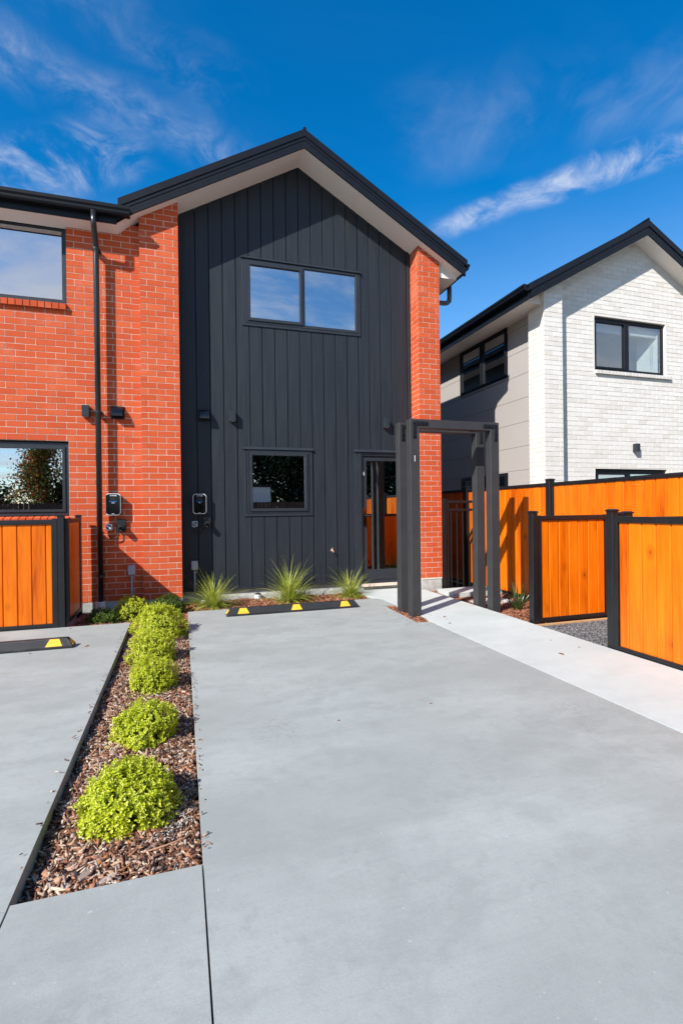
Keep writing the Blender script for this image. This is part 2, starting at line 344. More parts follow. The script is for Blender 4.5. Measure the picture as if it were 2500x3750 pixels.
def npmesh(name, V, F, m, parent=None, smooth=False, loc=None):
    """V (n,3), F (k,q) all the same size"""
    me = bpy.data.meshes.new(name); V = np.asarray(V, np.float32); F = np.asarray(F, np.int32)
    if parent is not None: V = V-np.array(wloc(parent), np.float32)
    me.vertices.add(len(V)); me.vertices.foreach_set('co', V.ravel())
    q = F.shape[1]; me.loops.add(F.size); me.loops.foreach_set('vertex_index', F.ravel())
    me.polygons.add(len(F)); me.polygons.foreach_set('loop_start', np.arange(0, F.size, q, dtype=np.int32)); me.polygons.foreach_set('loop_total', np.full(len(F), q, np.int32))
    me.update(calc_edges=True); me.materials.append(m)
    if smooth: me.polygons.foreach_set('use_smooth', [True]*len(F))
    return link(name, me, parent, loc)
def text(name, body, size, loc, m, parent, rot=(math.pi/2, 0, 0), sx=1.0, offset=0.0):
    c = bpy.data.curves.new(name, 'FONT'); c.body = body; c.size = size; c.extrude = .0006; c.align_x = 'CENTER'; c.align_y = 'CENTER'; c.offset = offset
    tmp = bpy.data.objects.new('tmp', c); COL.objects.link(tmp); dg = bpy.context.evaluated_depsgraph_get()
    me = bpy.data.meshes.new_from_object(tmp.evaluated_get(dg)); bpy.data.objects.remove(tmp)
    me.transform(Matrix.Diagonal((sx, 1, 1, 1))); me.transform(Matrix.Rotation(rot[0], 4, 'X')); me.materials.clear(); me.materials.append(m)
    o = link(name, me, parent); o.location = Vector(loc)-Vector(wloc(parent)); return o
def rrect(cx, cz, w_, h_, r, n=5):
    pts = []
    for (sx, sz, a0) in ((1, -1, -90), (1, 1, 0), (-1, 1, 90), (-1, -1, 180)):
        for k in range(n+1):
            a = math.radians(a0+90*k/n); pts.append((cx+sx*(w_/2-r)+r*math.cos(a), cz+sz*(h_/2-r)+r*math.sin(a)))
    return pts
def circ(cx, cz, r, n=20): return [(cx+r*math.cos(2*math.pi*k/n), cz+r*math.sin(2*math.pi*k/n)) for k in range(n)]
def campx(p):
    d = Vector(p)-CAM; z = d.dot(fw)
    if z < .1: return None
    return 1250+F_PX*d.dot(rt)/z, 1875-F_PX*d.dot(up)/z, z
def place_pieces(boxes, name, m, parent, limit=300, bevel=.0):
    """the largest-looking pieces become objects sharing mesh data, the rest one stuff mesh"""
    sc = []
    for i, b in enumerate(boxes):
        c = ((b[0]+b[1])/2, (b[2]+b[3])/2, (b[4]+b[5])/2); q = campx(c)
        if q is None or not (-60 < q[0] < 2560 and -60 < q[1] < 3810): s = -1
        else: s = max(b[1]-b[0], .6*(b[3]-b[2]))*(b[5]-b[4])/q[2]**2
        sc.append((s, i))
    sc.sort(reverse=True); big = [i for s, i in sc[:limit] if s > 0]; bs = set(big); cache = {}
    o0 = Vector(wloc(parent))
    for i in big:
        b = boxes[i]; key = tuple(round(b[k+1]-b[k], 3) for k in (0, 2, 4))
        if key not in cache:
            mb = MB(); hx, hy, hz = ((b[k+1]-b[k])/2 for k in (0, 2, 4)); mb.box(-hx, hx, -hy, hy, -hz, hz)
            me = bpy.data.meshes.new(name); me.from_pydata(mb.v, [], mb.f); me.materials.append(m)
            if bevel:
                import bmesh as _b
                bm = _b.new(); bm.from_mesh(me); _b.ops.bevel(bm, geom=list(bm.edges), offset=bevel, segments=1, affect='EDGES'); bm.to_mesh(me); bm.free()
            cache[key] = me
        c = Vector(((b[0]+b[1])/2, (b[2]+b[3])/2, (b[4]+b[5])/2))-o0
        link(name, cache[key], parent, c)
    rest = MB()
    for i, b in enumerate(boxes):
        if i not in bs: rest.box(*b)
    if rest.v:
        o = rest.build(name, m, parent); o['kind'] = 'stuff'

# ------------------------------------------------------------------ ground and paving
GZ = -.11                                        # top of the concrete
g = MB().box(-400, 400, -400, 400, -.9, -.32).build('ground', GROUND); g['kind'] = 'structure'
def bound_slab(parent, x0, x1, y0, y1, m, z=GZ, t=.16, name='slab', poly=None):
    mb = MB()
    if poly: mb.prism(poly, 'z', z-t, z)
    else: mb.box(x0, x1, y0, y1, z-t, z)
    return mb.build(name, m, parent, bevel=.0006)
dr = thing('driveway', (0, -5, GZ), kind='structure')
bound_slab(dr, 0, 0, 0, 0, DRIVE, poly=[(.046, -5.695), (2.806, -5.695), (2.822, -2.215), (2.66, -2.19), (2.70, -1.075), (2.866, -1.085), (2.866, -.58), (2.80, -.47), (1.3, -.50), (.062, -.52), (.056, -1.0)])
bound_slab(dr, .046, 2.806, -9.6, -5.6962, DRIVE)
bound_slab(dr, -.598, .040, -9.6, -5.672, DRIVE)
bound_slab(dr, -8, -.604, -9.6, -5.699, DRIVE)
bound_slab(dr, 0, 0, 0, 0, DRIVE, poly=[(-8, -5.695), (-.604, -5.695), (-.618, -.955), (-8, -.90)])
pa = thing('path', (3.3, -2, GZ), kind='structure')
bound_slab(pa, 0, 0, 0, 0, PATHM, poly=[(2.872, -.575), (2.872, -1.09), (2.868, -2.205), (2.826, -2.222), (2.812, -5.0), (2.812, -9.6), (3.90, -9.6), (3.868, -3.7), (3.885, -2.2), (3.885, -1.0), (3.872, .0), (3.822, .0), (3.822, .33), (2.75, .33), (2.78, -.2), (2.83, -.47)], z=GZ+.003)
for (a, b, c, d, z) in ((4.05, 4.95, -.62, -.12, GZ+.02), (4.10, 4.72, -1.32, -.90, GZ-.035)):
    bound_slab(pa, a, b, c, d, PATHM, z=z, t=.07, name='paver')
def bed(name, poly, z):
    o = MB().prism(poly, 'z', z-.1, z).build(name, SOIL); o['kind'] = 'structure'; return o
bed('garden_bed', [(-.70, -5.66), (.045, -5.66), (.060, -.55), (2.9, -.5), (2.9, .36), (-.62, .36), (-.62, -.9), (-6, -.9), (-6, .1), (-6.3, .1), (-6.3, -1.2), (-.70, -1.2)], -.205)
bed('garden_bed', [(2.60, -2.25), (2.9, -2.25), (2.9, -1.0), (2.60, -1.0)], -.19)
bed('garden_bed', [(3.87, -2.72), (5.1, -2.72), (5.1, 3), (4.22, 3), (4.22, .1), (3.87, .1)], -.20)
gb = MB().box(3.86, 5.1, -3.80, -2.74, -.25, -.165).build('gravel_bed', GRAVB); gb['kind'] = 'structure'
gb = MB().box(3.86, 4.0, -9, -3.80, -.25, -.165).build('gravel_bed', GRAVB); gb['kind'] = 'structure'

def inpoly(x, y, poly):
    r = np.zeros(len(x), bool); n = len(poly)
    for i in range(n):
        x1, y1 = poly[i]; x2, y2 = poly[(i+1) % n]
        if y1 == y2: continue
        c = ((y1 > y) != (y2 > y)) & (x < (x2-x1)*(y-y1)/(y2-y1)+x1); r ^= c
    return r
def scatter(name, poly, n, zf, Lr, Wr, Tr, m, tilt=.35):
    xs = [p[0] for p in poly]; ys = [p[1] for p in poly]
    x = rng.uniform(min(xs), max(xs), n*3); y = rng.uniform(min(ys), max(ys), n*3); k = inpoly(x, y, poly); x = x[k][:n]; y = y[k][:n]; n = len(x)
    L = rng.uniform(*Lr, n)*rng.choice([1, 1, 1, 1.7], n); W = np.minimum(rng.uniform(*Wr, n)*rng.choice([1, 1, 1.6], n), L*.7); T = rng.uniform(*Tr, n)
    a = rng.uniform(0, 2*np.pi, n); b = rng.normal(0, tilt, n); c = rng.normal(0, tilt, n)
    ca, sa, cb_, sb, cc, sc_ = np.cos(a), np.sin(a), np.cos(b), np.sin(b), np.cos(c), np.sin(c)
    ex = np.stack([ca*cb_, sa*cb_, sb], 1); ny = np.stack([-sa, ca, 0*a], 1); ez0 = np.cross(ex, ny)
    ey = ny*cc[:, None]+ez0*sc_[:, None]; ez = np.cross(ex, ey)
    z = zf(x, y)+rng.uniform(-.006, .014, n)
    C = np.stack([x, y, z], 1)
    t1 = rng.uniform(.35, 1, n); t2 = rng.uniform(.35, 1, n)
    V = []
    for sx, tt in ((-1, t1), (1, t2)):
        for sy in (-1, 1):
            for sz in (-1, 1):
                V.append(C+ex*(sx*L/2)[:, None]*rng.uniform(.8, 1.1, n)[:, None]+ey*(sy*W/2*tt)[:, None]+ez*(sz*T/2)[:, None])
    V = np.stack(V, 1)      # n,8,3
    base = np.array([(0, 1, 3, 2), (4, 6, 7, 5), (0, 4, 5, 1), (2, 3, 7, 6), (1, 5, 7, 3), (0, 2, 6, 4)])
    F = (np.arange(n)[:, None, None]*8+base[None]).reshape(-1, 4)
    o = npmesh(name, V.reshape(-1, 3), F, m); o['kind'] = 'stuff'; return o
strip = [(-.590, -5.665), (.036, -5.665), (.052, -.5), (-.60, -.93)]
def zstrip(x, y): return -.185+.028*np.clip(1-((x+.24)/.36)**2, 0, 1)+.010*np.sin(x*23+y*9)*np.cos(y*17)
scatter('bark_mulch', [(-.590, -5.665), (.036, -5.665), (.040, -4.2), (-.597, -4.2)], 9500, zstrip, (.014, .056), (.003, .016), (.002, .007), CHIP, .45)
scatter('bark_mulch', [(-.597, -4.2), (.040, -4.2), (.050, -1.2), (-.606, -1.2)], 13500, zstrip, (.015, .045), (.004, .012), (.002, .006), CHIP, .45)
scatter('bark_mulch', [(-.60, -1.2), (.05, -1.2), (.058, -.50), (.9, -.48), (2.78, -.45), (2.80, .30), (-.0, .30), (-.0, -.02), (-1.3, .06), (-1.3, -.93), (-.62, -.95)], 13000,
        lambda x, y: -.160+.02*np.clip((y+.5)*1.5, 0, 1)+.012*np.sin(x*7+y*5), (.02, .055), (.006, .016), (.003, .008), CHIPR)
scatter('bark_mulch', [(2.665, -2.18), (2.86, -2.20), (2.86, -1.10), (2.705, -1.09)], 1500, lambda x, y: -.138+.012*np.sin(x*30+y*11), (.018, .045), (.005, .013), (.003, .007), CHIPR)
scatter('bark_mulch', [(3.90, -2.70), (5.06, -2.70), (5.06, -.0), (3.90, -.0)], 14000, lambda x, y: -.165+.02*np.sin(x*5+y*4)*np.cos(y*3)-.01, (.018, .05), (.006, .015), (.003, .007), CHIPR)
scatter('gravel', [(3.89, -3.80), (5.06, -3.80), (5.06, -2.76), (3.89, -2.76)], 14000, lambda x, y: -.152+0*x, (.008, .017), (.007, .013), (.005, .010), STONE, .6)
scatter('gravel', [(3.875, -5.6), (3.93, -5.6), (3.93, -3.85), (3.885, -3.85)], 2200, lambda x, y: -.140+0*x, (.008, .016), (.007, .013), (.005, .010), STONE, .6)

# ------------------------------------------------------------------ brick patterns
H = .086
def cut(b, holes):
    """box minus rectangular holes in the face plane; along x (ax=0) or y (ax=2)"""
    res = [b]
    for (a0, a1, z0, z1) in holes:
        nr = []
        for q in res:
            if q[4] >= z1-.01 or q[5] <= z0+.01 or q[0] >= a1 or q[1] <= a0: nr.append(q); continue
            if z0 > q[4]+.02: nr.append((q[0], q[1], q[2], q[3], q[4], z0-.004)); continue
            if q[0] < a0-.02: nr.append((q[0], a0, *q[2:]))
            if q[1] > a1+.02: nr.append((a1, q[1], *q[2:]))
        res = nr
    return res
def course_x(xa, xb, yf, depth, row, joint, z0=0.0, holes=(), zmax=None):
    res = []; k = math.floor((xa-joint)/.24)-1
    while joint+k*.24 < xb:
        a = max(joint+k*.24+.005, xa); b = min(joint+(k+1)*.24-.005, xb); k += 1
        if b-a < .02: continue
        jy = random.uniform(-.0012, .0012)
        bx = (a, b, yf+jy, yf+depth, z0+row*H+.005, z0+(row+1)*H-.005)
        if zmax and bx[4] > max(zmax(a), zmax(b)): continue
        res += cut(bx, holes)
    return res
def pier(xl, xr, yf, rows, z0, side_l, side_r, zmaxf):
    """brick pier, quoins turn the corner; odd rows show headers at the face ends"""
    res = []
    for r in rows:
        za, zb = z0+r*H+.005, z0+(r+1)*H-.005; odd = r % 2
        if za > zmaxf: break
        w_ = xr-xl
        if odd: segs = [(0, .07, .23), (.08, .31, .07), (.32, w_, .23)] if w_ < .45 else [(0, w_-.32, .07), (w_-.31, w_-.08, .07), (w_-.07, w_, .23)]
        else: segs = [(0, .19, .07), (.20, w_, .07)] if w_ < .45 else [(0, w_-.44, .07), (w_-.43, w_-.20, .07), (w_-.19, w_, .07)]
        for (a, b, d) in segs:
            if b-a > .02: j = random.uniform(-.001, .001); res.append((xl+a, xl+b, yf+j, yf+d, za, zb))
        for (xs0, xs1, dep) in ((xl, xl+.07, side_l), (xr-.07, xr, side_r)):
            y = yf+(.24 if odd else .08)
            while y < yf+dep-.02:
                e = min(y+.23, yf+dep); res.append((xs0, xs1, y, e, za, zb)); y += .24
    return res
def sof(x): return 6.79-.575*abs(x-1.86)

# ------------------------------------------------------------------ the brick and cladding house
house = thing('townhouse', (1.86, .3, -.2), 'two storey orange red brick townhouse with charcoal vertical board gable and numbered glass door', 'house')
AX0 = -5.2
UPW = (-3.6, -1.465, 4.130, 5.22); LOW = (-3.6, -1.462, 1.215, 2.236)
boxes = pier(-.525, 0, 0, range(0, 68), 0, .0, .33, 5.72)
boxes += pier(3.823, 4.213, 0, range(1, 68), 0, .33, .9, 5.66)
for r in range(0, 62):
    za = r*H+.005
    boxes += course_x(AX0, -.53, .08, .07, r, -.771 if r % 2 == 0 else -.891, 0, ((UPW[0], UPW[1], UPW[2]-.098, UPW[3]), (LOW[0], LOW[1], LOW[2]-.098, LOW[3])), (lambda x: 5.20 if x < -.8 else 5.45))
place_pieces(boxes, 'brick', RED, house)
wb = MB()    # mortar body behind the brick faces
wb.box(-.521, -.0035, .0042, .35, 0, 5.75); wb.box(3.8265, 4.2095, .0042, .95, .06, 5.75)
for (a, b, c, d) in ((AX0, UPW[0], 0, 5.3), (UPW[1], -.521, 0, 5.3), (UPW[0], UPW[1], LOW[3], UPW[2]-.03), (UPW[0], UPW[1], UPW[3], 5.3), (LOW[0], LOW[1], 0, LOW[2]-.03)):
    wb.box(a, b, .0842, .30, c, d)
split_boxes(wb, 'wall', MORT, house)
fo = MB().box(AX0, -.53, .085, .5, -.35, -.0); fo.box(-.53, -.0, .01, .4, -.35, .0); fo.box(3.83, 4.205, .012, 1.0, -.35, .078); fo.box(.0, 3.83, .362, .6, -.35, .028)
fo.build('foundation', FOUND, house)
MB().box(0.0, 2.76, .33, .36, -.35, -.075).build('foundation', FOUND, house)
# brick sills on edge, sloping out
sills = []
for (zt, n0) in ((4.125, 0), (1.21, 0)):
    x = -1.468
    while x > -3.6:
        mb = MB().prism([(.035, zt-.100), (.16, zt-.075), (.16, zt+.005), (.028, zt-.022)], 'x', x-.076, x); mb.build('brick', RED, house, bevel=.002); x -= .0866
split_boxes(MB().box(-3.6, -1.47, .06, .16, 4.035, 4.10).box(-3.6, -1.47, .06, .16, 1.12, 1.185), 'wall', MORT, house)

def window(parent, x0, x1, z0, z1, yo, glass, fw_=.05, panes=None, sash=.045, gm=GLASS, fm=FRAME, room=True, axis='y', inner=INTER, deep=1.2, blind=0.0):
    """aluminium window: outer frame, sashes, panes and the room behind; panes: list of (a,b,opening)"""
    f = MB().ring(x0, x1, z0, z1, fw_, yo, yo+.09, axis).build('window', fm, parent, bevel=.003)
    xi0, xi1, zi0, zi1 = x0+fw_, x1-fw_, z0+fw_, z1-fw_
    for (a, b, opn) in (panes or [(xi0, xi1, 0)]):
        sw = sash if opn else .014
        MB().ring(a+.001, b-.001, zi0+.001, zi1-.001, sw, yo-(.016 if opn else -.010), yo+.05, axis).build('sash', fm, f, bevel=.002)
        yg = yo+.018
        q = [(a+sw, zi0+sw), (b-sw, zi0+sw), (b-sw, zi1-sw), (a+sw, zi1-sw)]
        MB().prism([(p[0], p[1]) for p in q], axis, yg, yg+.005).build('pane', gm, f) if axis == 'y' else MB().prism(q, 'x', yg, yg+.005).build('pane', gm, f)
    for (a, b, _), (c, d, _) in zip((panes or [])[:-1], (panes or [])[1:]):
        if axis == 'y': MB().box(b, c, yo-.002, yo+.07, zi0, zi1).build('mullion', fm, f)
        else: MB().box(yo-.002, yo+.07, b, c, zi0, zi1).build('mullion', fm, f)
    if room:
        r = MB(); e = .25; ya, yb = yo+.091, yo+deep
        if axis == 'y':
            V = [(x0-e, ya, z0-e), (x1+e, ya, z0-e), (x1+e, ya, z1+e), (x0-e, ya, z1+e), (x0-e, yb, z0-e), (x1+e, yb, z0-e), (x1+e, yb, z1+e), (x0-e, yb, z1+e)]
        else:
            V = [(ya, x0-e, z0-e), (ya, x1+e, z0-e), (ya, x1+e, z1+e), (ya, x0-e, z1+e), (yb, x0-e, z0-e), (yb, x1+e, z0-e), (yb, x1+e, z1+e), (yb, x0-e, z1+e)]
        r.add(V, [(4, 5, 6, 7), (0, 1, 5, 4), (1, 2, 6, 5), (2, 3, 7, 6), (3, 0, 4, 7)]).build('room', inner, f)
    return f
wn = window(house, UPW[0], UPW[1]-.006, UPW[2], UPW[3]-.02, .135, 1, .048, [(-3.5, -2.7, 0), (-2.66, UPW[1]-.052, 0)])
# raised blind box seen through the top of the upper window
MB().box(-3.5, -1.52, .160, .170, 4.925, 5.14).build('blind', BLACKM, wn)
window(house, LOW[0], LOW[1]-.006, LOW[2], LOW[3]-.02, .120, 1, .050, [(-3.5, -2.7, 0), (-2.66, LOW[1]-.054, 1)], .035)

# vertical cladding boards
YC = .322
def cladtop(x): return sof(x)+.02
edges = [1.047+.2012*k for k in range(-5, 14)]; edges[0] = .003; edges[-1] = 3.752
edges = [e for e in edges if e <= 3.752]; 
if edges[-1] < 3.752: edges.append(3.752)
cholesC = [(.94, 2.896, 4.152, 5.19), (.932, 2.040, 1.163, 2.222), (2.765, 3.752, -.2, 2.222)]
G_ = .0065
def top_poly(a, b, z):
    if a < 1.86 < b: return [(a, z), (b, z), (b, cladtop(b)), (1.86, cladtop(1.86)), (a, cladtop(a))]
    return [(a, z), (b, z), (b, cladtop(b)), (a, cladtop(a))]
for a, b in zip(edges[:-1], edges[1:]):
    zc = sorted({.048, 5.60} | {z for h in cholesC if h[0] < b and h[1] > a for z in (h[2], h[3]) if z > .05})
    runs = [[]]
    for z0, z1 in zip(zc[:-1], zc[1:]):
        m_ = (z0+z1)/2; parts = [(a+G_, b-G_)]
        for h in cholesC:
            if h[2] < m_ < h[3]:
                n_ = []
                for (c, d) in parts:
                    if h[1] <= c or h[0] >= d: n_.append((c, d)); continue
                    if h[0] > c+.012: n_.append((c, h[0]))
                    if h[1] < d-.012: n_.append((h[1], d))
                parts = n_
        if parts: runs[-1] += [(c, d, z0, z1) for c, d in parts]
        elif runs[-1]: runs.append([])
    for k, run in enumerate(runs):
        last = k == len(runs)-1
        if not run and not last: continue
        mb = MB(); nseg = len(run)
        for q_, (c, d, z0, z1) in enumerate(run):
            if last and z1 >= 5.59: mb.prism(top_poly(c, d, z0), 'y', YC, YC+.012)
            else: mb.prism([(c, z0), (d, z0), (d, z1), (c, z1)], 'y', YC, YC+.012)
        if mb.v: mb.build('board', CLAD, house, bevel=.0015 if nseg == 1 else 0)
cb_ = MB()
for (x0, x1, z0, z1) in ((.0, 3.80, 5.192, 5.7), (.0, .98, .03, 5.2), (2.86, 3.80, 2.20, 5.2), (.95, 2.9, 2.225, 4.19), (.95, 2.9, .03, 1.20), (2.0, 2.80, 1.1, 2.3)): cb_.box(x0, x1, YC+.0125, YC+.03, z0, z1)
cb_.prism([(.0, 5.7), (3.8, 5.7), (1.86, 6.83)], 'y', YC+.0125, YC+.03); split_boxes(cb_, 'wall', DARKCORE, house)
MB().box(.003, 2.76, YC-.014, YC+.02, .030, .050).build('base_flashing', FRAME, house)
MB().box(3.756, 3.800, YC-.018, YC+.02, .0, 5.75).box(3.805, 3.822, YC-.004, YC+.02, .0, 5.75).build('corner_trim', FRAME, house)
# window and door trims
def trim(x0, x1, z0, z1, wd=.045):
    MB().ring(x0, x1, z0, z1, (wd, wd, wd, .02), YC-.016, YC+.03).build('window_trim', FRAME, house, bevel=.002)
    MB().prism([(YC-.040, z1-.004), (YC-.030, z1+.018), (YC+.010, z1+.045), (YC+.010, z1-.002)], 'x', x0-.012, x1+.012).build('head_flashing', FRAME, house)
trim(.940, 2.896, 4.152, 5.205); trim(.932, 2.040, 1.163, 2.220)
u = window(house, .988, 2.852, 4.195, 5.188, YC-.022, 1, .034, [(1.022, 1.905, 1), (1.932, 2.818, 0)], .046)
MB().box(2.805, 2.818, YC+.02, YC+.04, 4.24, 5.15).build('sash_stay', WPVC, u)
window(house, .985, 1.990, 1.208, 2.205, YC-.022, 1, .030, [(1.020, 1.955, 1)], .046)
# front door
door = MB().ring(2.885, 3.735, .0, 2.180, (.018, .018, .05, .025), YC-.005, YC+.10).build('door', FRAME, house, bevel=.002)
MB().ring(2.765, 3.752, .0, 2.222, (.118, .020, .02, .042), YC-.016, YC+.02).build('door_trim', FRAME, house, bevel=.002)
MB().prism([(YC-.040, 2.216), (YC-.030, 2.238), (YC+.010, 2.266), (YC+.010, 2.218)], 'x', 2.752, 3.754).build('head_flashing', FRAME, house)
MB().ring(2.904, 3.716, .055, 2.153, (.082, .082, .175, .078), YC+.020, YC+.06).build('door_leaf', FRAME, door, bevel=.002)
MB().box(2.986, 3.634, YC+.036, YC+.042, .23, 2.075).build('pane', GLASS, door)
MB().box(2.87, 3.74, YC-.05, YC+.02, -.045, .0).build('threshold', MORT, door)
MB().prism(rrect(2.940, 1.128, .060, .315, .022), 'y', YC-.006, YC+.02).build('lock_plate', CHROME, door, bevel=.003)
MB().tube([(2.945, YC-.0, 1.148), (2.945, YC-.045, 1.150), (2.960, YC-.052, 1.150), (3.045, YC-.052, 1.153)], .0085, 8).build('door_handle', CHROME, door, smooth=True)
text('number', '4', .095, (2.934, YC+.0185, 1.850), WHITEP, door, sx=.72, offset=.0)
r = MB(); V = [(2.9, YC+.101, 0), (3.74, YC+.101, 0), (3.74, YC+.101, 2.2), (2.9, YC+.101, 2.2), (2.6, 2.6, 0), (3.8, 2.6, 0), (3.8, 2.6, 2.3), (2.6, 2.6, 2.3)]
r.add(V, [(4, 5, 6, 7), (0, 1, 5, 4), (1, 2, 6, 5), (2, 3, 7, 6), (3, 0, 4, 7)]).build('room', INTER, door)

# soffits, barge boards, roof, gutters
YB = -.13; XL, XR = -.80, 4.575; BK = 9.0
so_ = MB()
zl = 5.21
so_.add([(XL, YB, 5.215), (XL, .12, 5.165), (-.534, YB, sof(-.534)), (-.534, .12, sof(-.534)), (-.534, .40, sof(-.534))], [(0, 1, 3, 2)])
so_.add([(-.534, YB, sof(-.534)), (-.534, .40, sof(-.534)), (1.86, .40, 6.79), (1.86, YB, 6.79)], [(0, 1, 2, 3)])
so_.add([(1.86, YB, 6.79), (1.86, .40, 6.79), (4.213, .40, sof(4.213)), (4.213, YB, sof(4.213))], [(0, 1, 2, 3)])
so_.add([(4.213, YB, sof(4.213)), (4.213, .05, sof(4.213)), (XR, .05, sof(XR)), (XR, YB, sof(XR))], [(0, 1, 2, 3)])
so_.add([(4.213, .05, sof(4.213)), (XR, .05, sof(XR)), (XR, .05, 5.20), (4.213, .05, 5.20)], [(0, 1, 2, 3)])
so_.add([(4.213, .05, 5.20), (XR, .05, 5.20), (XR, BK, 5.20), (4.213, BK, 5.20)], [(0, 1, 2, 3)])
so_.add([(XL, YB, 5.215), (XL, .12, 5.165), (AX0, .12, 5.165), (AX0, YB, 5.215)], [(0, 1, 2, 3)])
so_.build('soffit', SOFF, house)
for x in (.955, 2.745):
    z = sof(x); s = .575 if x < 1.86 else -.575
    MB().add([(x-.010, YB, z-.575*.01*(1 if s > 0 else -1)-.004), (x+.010, YB, z+s*.01-.004), (x+.010, .33, z+s*.01-.004), (x-.010, .33, z-s*.01-.004)], [(0, 1, 2, 3)]).build('soffit_joint', SOFF, house)
def rake(x0, x1, lo, hi, y0, y1, name, m, xa=1.86, f=sof):
    mb = MB(); pts = [x0, xa, x1] if x0 < xa < x1 else [x0, x1]
    poly = [(x, f(x)+lo) for x in pts]+[(x, f(x)+hi) for x in reversed(pts)]
    return mb.prism(poly, 'y', y0, y1)
bb = rake(XL-.0, 4.600, -.006, .052, YB-.022, YB, '', BLACKM)
bb.prism([(x, sof(x)+.056) for x in (XL, 1.86, 4.6)]+[(x, sof(x)+.108) for x in (4.6, 1.86, XL)], 'y', YB-.018, YB)
bb.prism([(x, sof(x)+.112) for x in (XL, 1.86, 4.6)]+[(x, sof(x)+.160) for x in (4.6, 1.86, XL)], 'y', YB-.024, YB)
bb.prism([(x, sof(x)-.002) for x in (XL, 1.86, 4.6)]+[(x, sof(x)+.164) for x in (4.6, 1.86, XL)], 'y', YB-.012, YB-.001)
bb.build('barge_board', BLACKM, house)
bf = MB().prism([(x, sof(x)+.168) for x in (XL+.02, 1.86, 4.665)]+[(x, sof(x)+.275) for x in (4.665, 1.86, XL+.02)], 'y', YB-.034, YB+.02)
bf.build('barge_flashing', BLACKM, house)
MB().tube([(1.86, YB-.036, 7.066), (1.86, BK, 7.066)], .028, 8).build('ridge_cap', BLACKM, house)
MB().prism([(4.60, 5.205), (4.635, 5.19), (4.635, 5.33), (4.60, 5.35)], 'y', YB-.02, YB+.02).build('barge_end', BLACKM, house)
rf = MB()
for (x0, x1) in ((-2.6, 1.86), (1.86, 4.66)):
    rf.add([(x0, YB+.001, sof(x0)+.20), (x1, YB+.001, sof(x1)+.20), (x1, BK, sof(x1)+.20), (x0, BK, sof(x0)+.20), (x0, YB+.001, sof(x0)+.262), (x1, YB+.001, sof(x1)+.262), (x1, BK, sof(x1)+.262), (x0, BK, sof(x0)+.262)],
           [(0, 3, 2, 1), (4, 5, 6, 7), (0, 1, 5, 4), (1, 2, 6, 5), (2, 3, 7, 6), (3, 0, 4, 7)]) if x0 > -2 else None
def slope_slab(mb, x0, x1, ya, yb, zf, t=.05):
    mb.add([(x0, ya, zf(x0, ya)), (x1, ya, zf(x1, ya)), (x1, yb, zf(x1, yb)), (x0, yb, zf(x0, yb)), (x0, ya, zf(x0, ya)-t), (x1, ya, zf(x1, ya)-t), (x1, yb, zf(x1, yb)-t), (x0, yb, zf(x0, yb)-t)],
           [(0, 1, 2, 3), (7, 6, 5, 4), (0, 4, 5, 1), (1, 5, 6, 2), (2, 6, 7, 3), (3, 7, 4, 0)])
slope_slab(rf, XL+.02, 1.86, YB+.002, BK, lambda x, y: sof(x)+.262)
slope_slab(rf, AX0, XL+.0, YB-.10, 1.0, lambda x, y: 5.405+.52*(y-YB))
slope_slab(rf, AX0, XL+1.2, 1.0, 4.4, lambda x, y: 5.405+.52*(y-YB))
slope_slab(rf, AX0, XL+1.2, 4.4, BK, lambda x, y: 5.405+.52*(4.4-YB)-.52*(y-4.4))
rf.build('roof', BLACKM, house)
MB().box(AX0, XL, YB-.004, YB+.015, 5.205, 5.40).box(AX0, XL, YB-.012, YB-.004, 5.205, 5.255).build('fascia', BLACKM, house)
gprof = [(YB-.006, 5.405), (YB-.006, 5.295), (YB-.085, 5.295), (YB-.108, 5.315), (YB-.112, 5.345), (YB-.130, 5.365), (YB-.134, 5.400), (YB-.120, 5.412), (YB-.100, 5.405)]
MB().prism(gprof, 'x', AX0, -.625).build('gutter', BLACKM, house)
MB().box(4.580, 4.600, YB, BK, 5.195, 5.40).build('fascia', BLACKM, house)
MB().prism([(4.600-(p[0]-YB), p[1]) for p in gprof], 'y', YB+.0, BK).build('gutter', BLACKM, house)
# downpipes
dp = MB().tube([(-1.075, -.215, 5.30), (-1.075, -.215, 5.13), (-1.075, -.19, 5.08), (-1.075, -.06, 4.93), (-1.075, -.035, 4.88), (-1.075, -.035, 4.80), (-1.075, -.035, .02)], .037, 16)
dp.build('downpipe', PIPE, house, smooth=True)
for z in (4.86, 2.62, .36): MB().prism(circ(-1.075, -.035, .0415, 20), 'z', z, z+.03).box(-1.125, -1.025, -.02, .08, z+.006, z+.024).build('pipe_clip', PIPE, house)
MB().tube([(4.665, .45, 5.30), (4.665, .45, 5.06), (4.655, .45, 5.00), (4.62, .45, 4.965), (4.56, .45, 4.95), (4.20, .45, 4.95), (4.2, .45, 4.7)], .042, 16).build('downpipe', GREYP, house, smooth=True)
sd = MB().box(4.18, 4.207, .95, BK, .0, 5.5); sd.box(AX0, 4.2, BK-.2, BK, 0, 5.3); split_boxes(sd, 'wall', CLAD, house)
MB().prism([(-5.2, 5.3), (4.2, 5.3), (1.86, 6.8)], 'y', BK-.2, BK-.05).build('wall', CLAD, house)
MB().tube([(2.352, YC, .585), (2.352, YC-.045, .585), (2.362, YC-.055, .575), (2.366, YC-.058, .552)], [.012, .011, .012, .011], 8).tube([(2.346, YC-.03, .585), (2.358, YC-.03, .625)], .005, 6).prism(circ(2.352, .585, .022, 12), 'y', YC-.004, YC).build('garden_tap', COPPER, house, smooth=False)

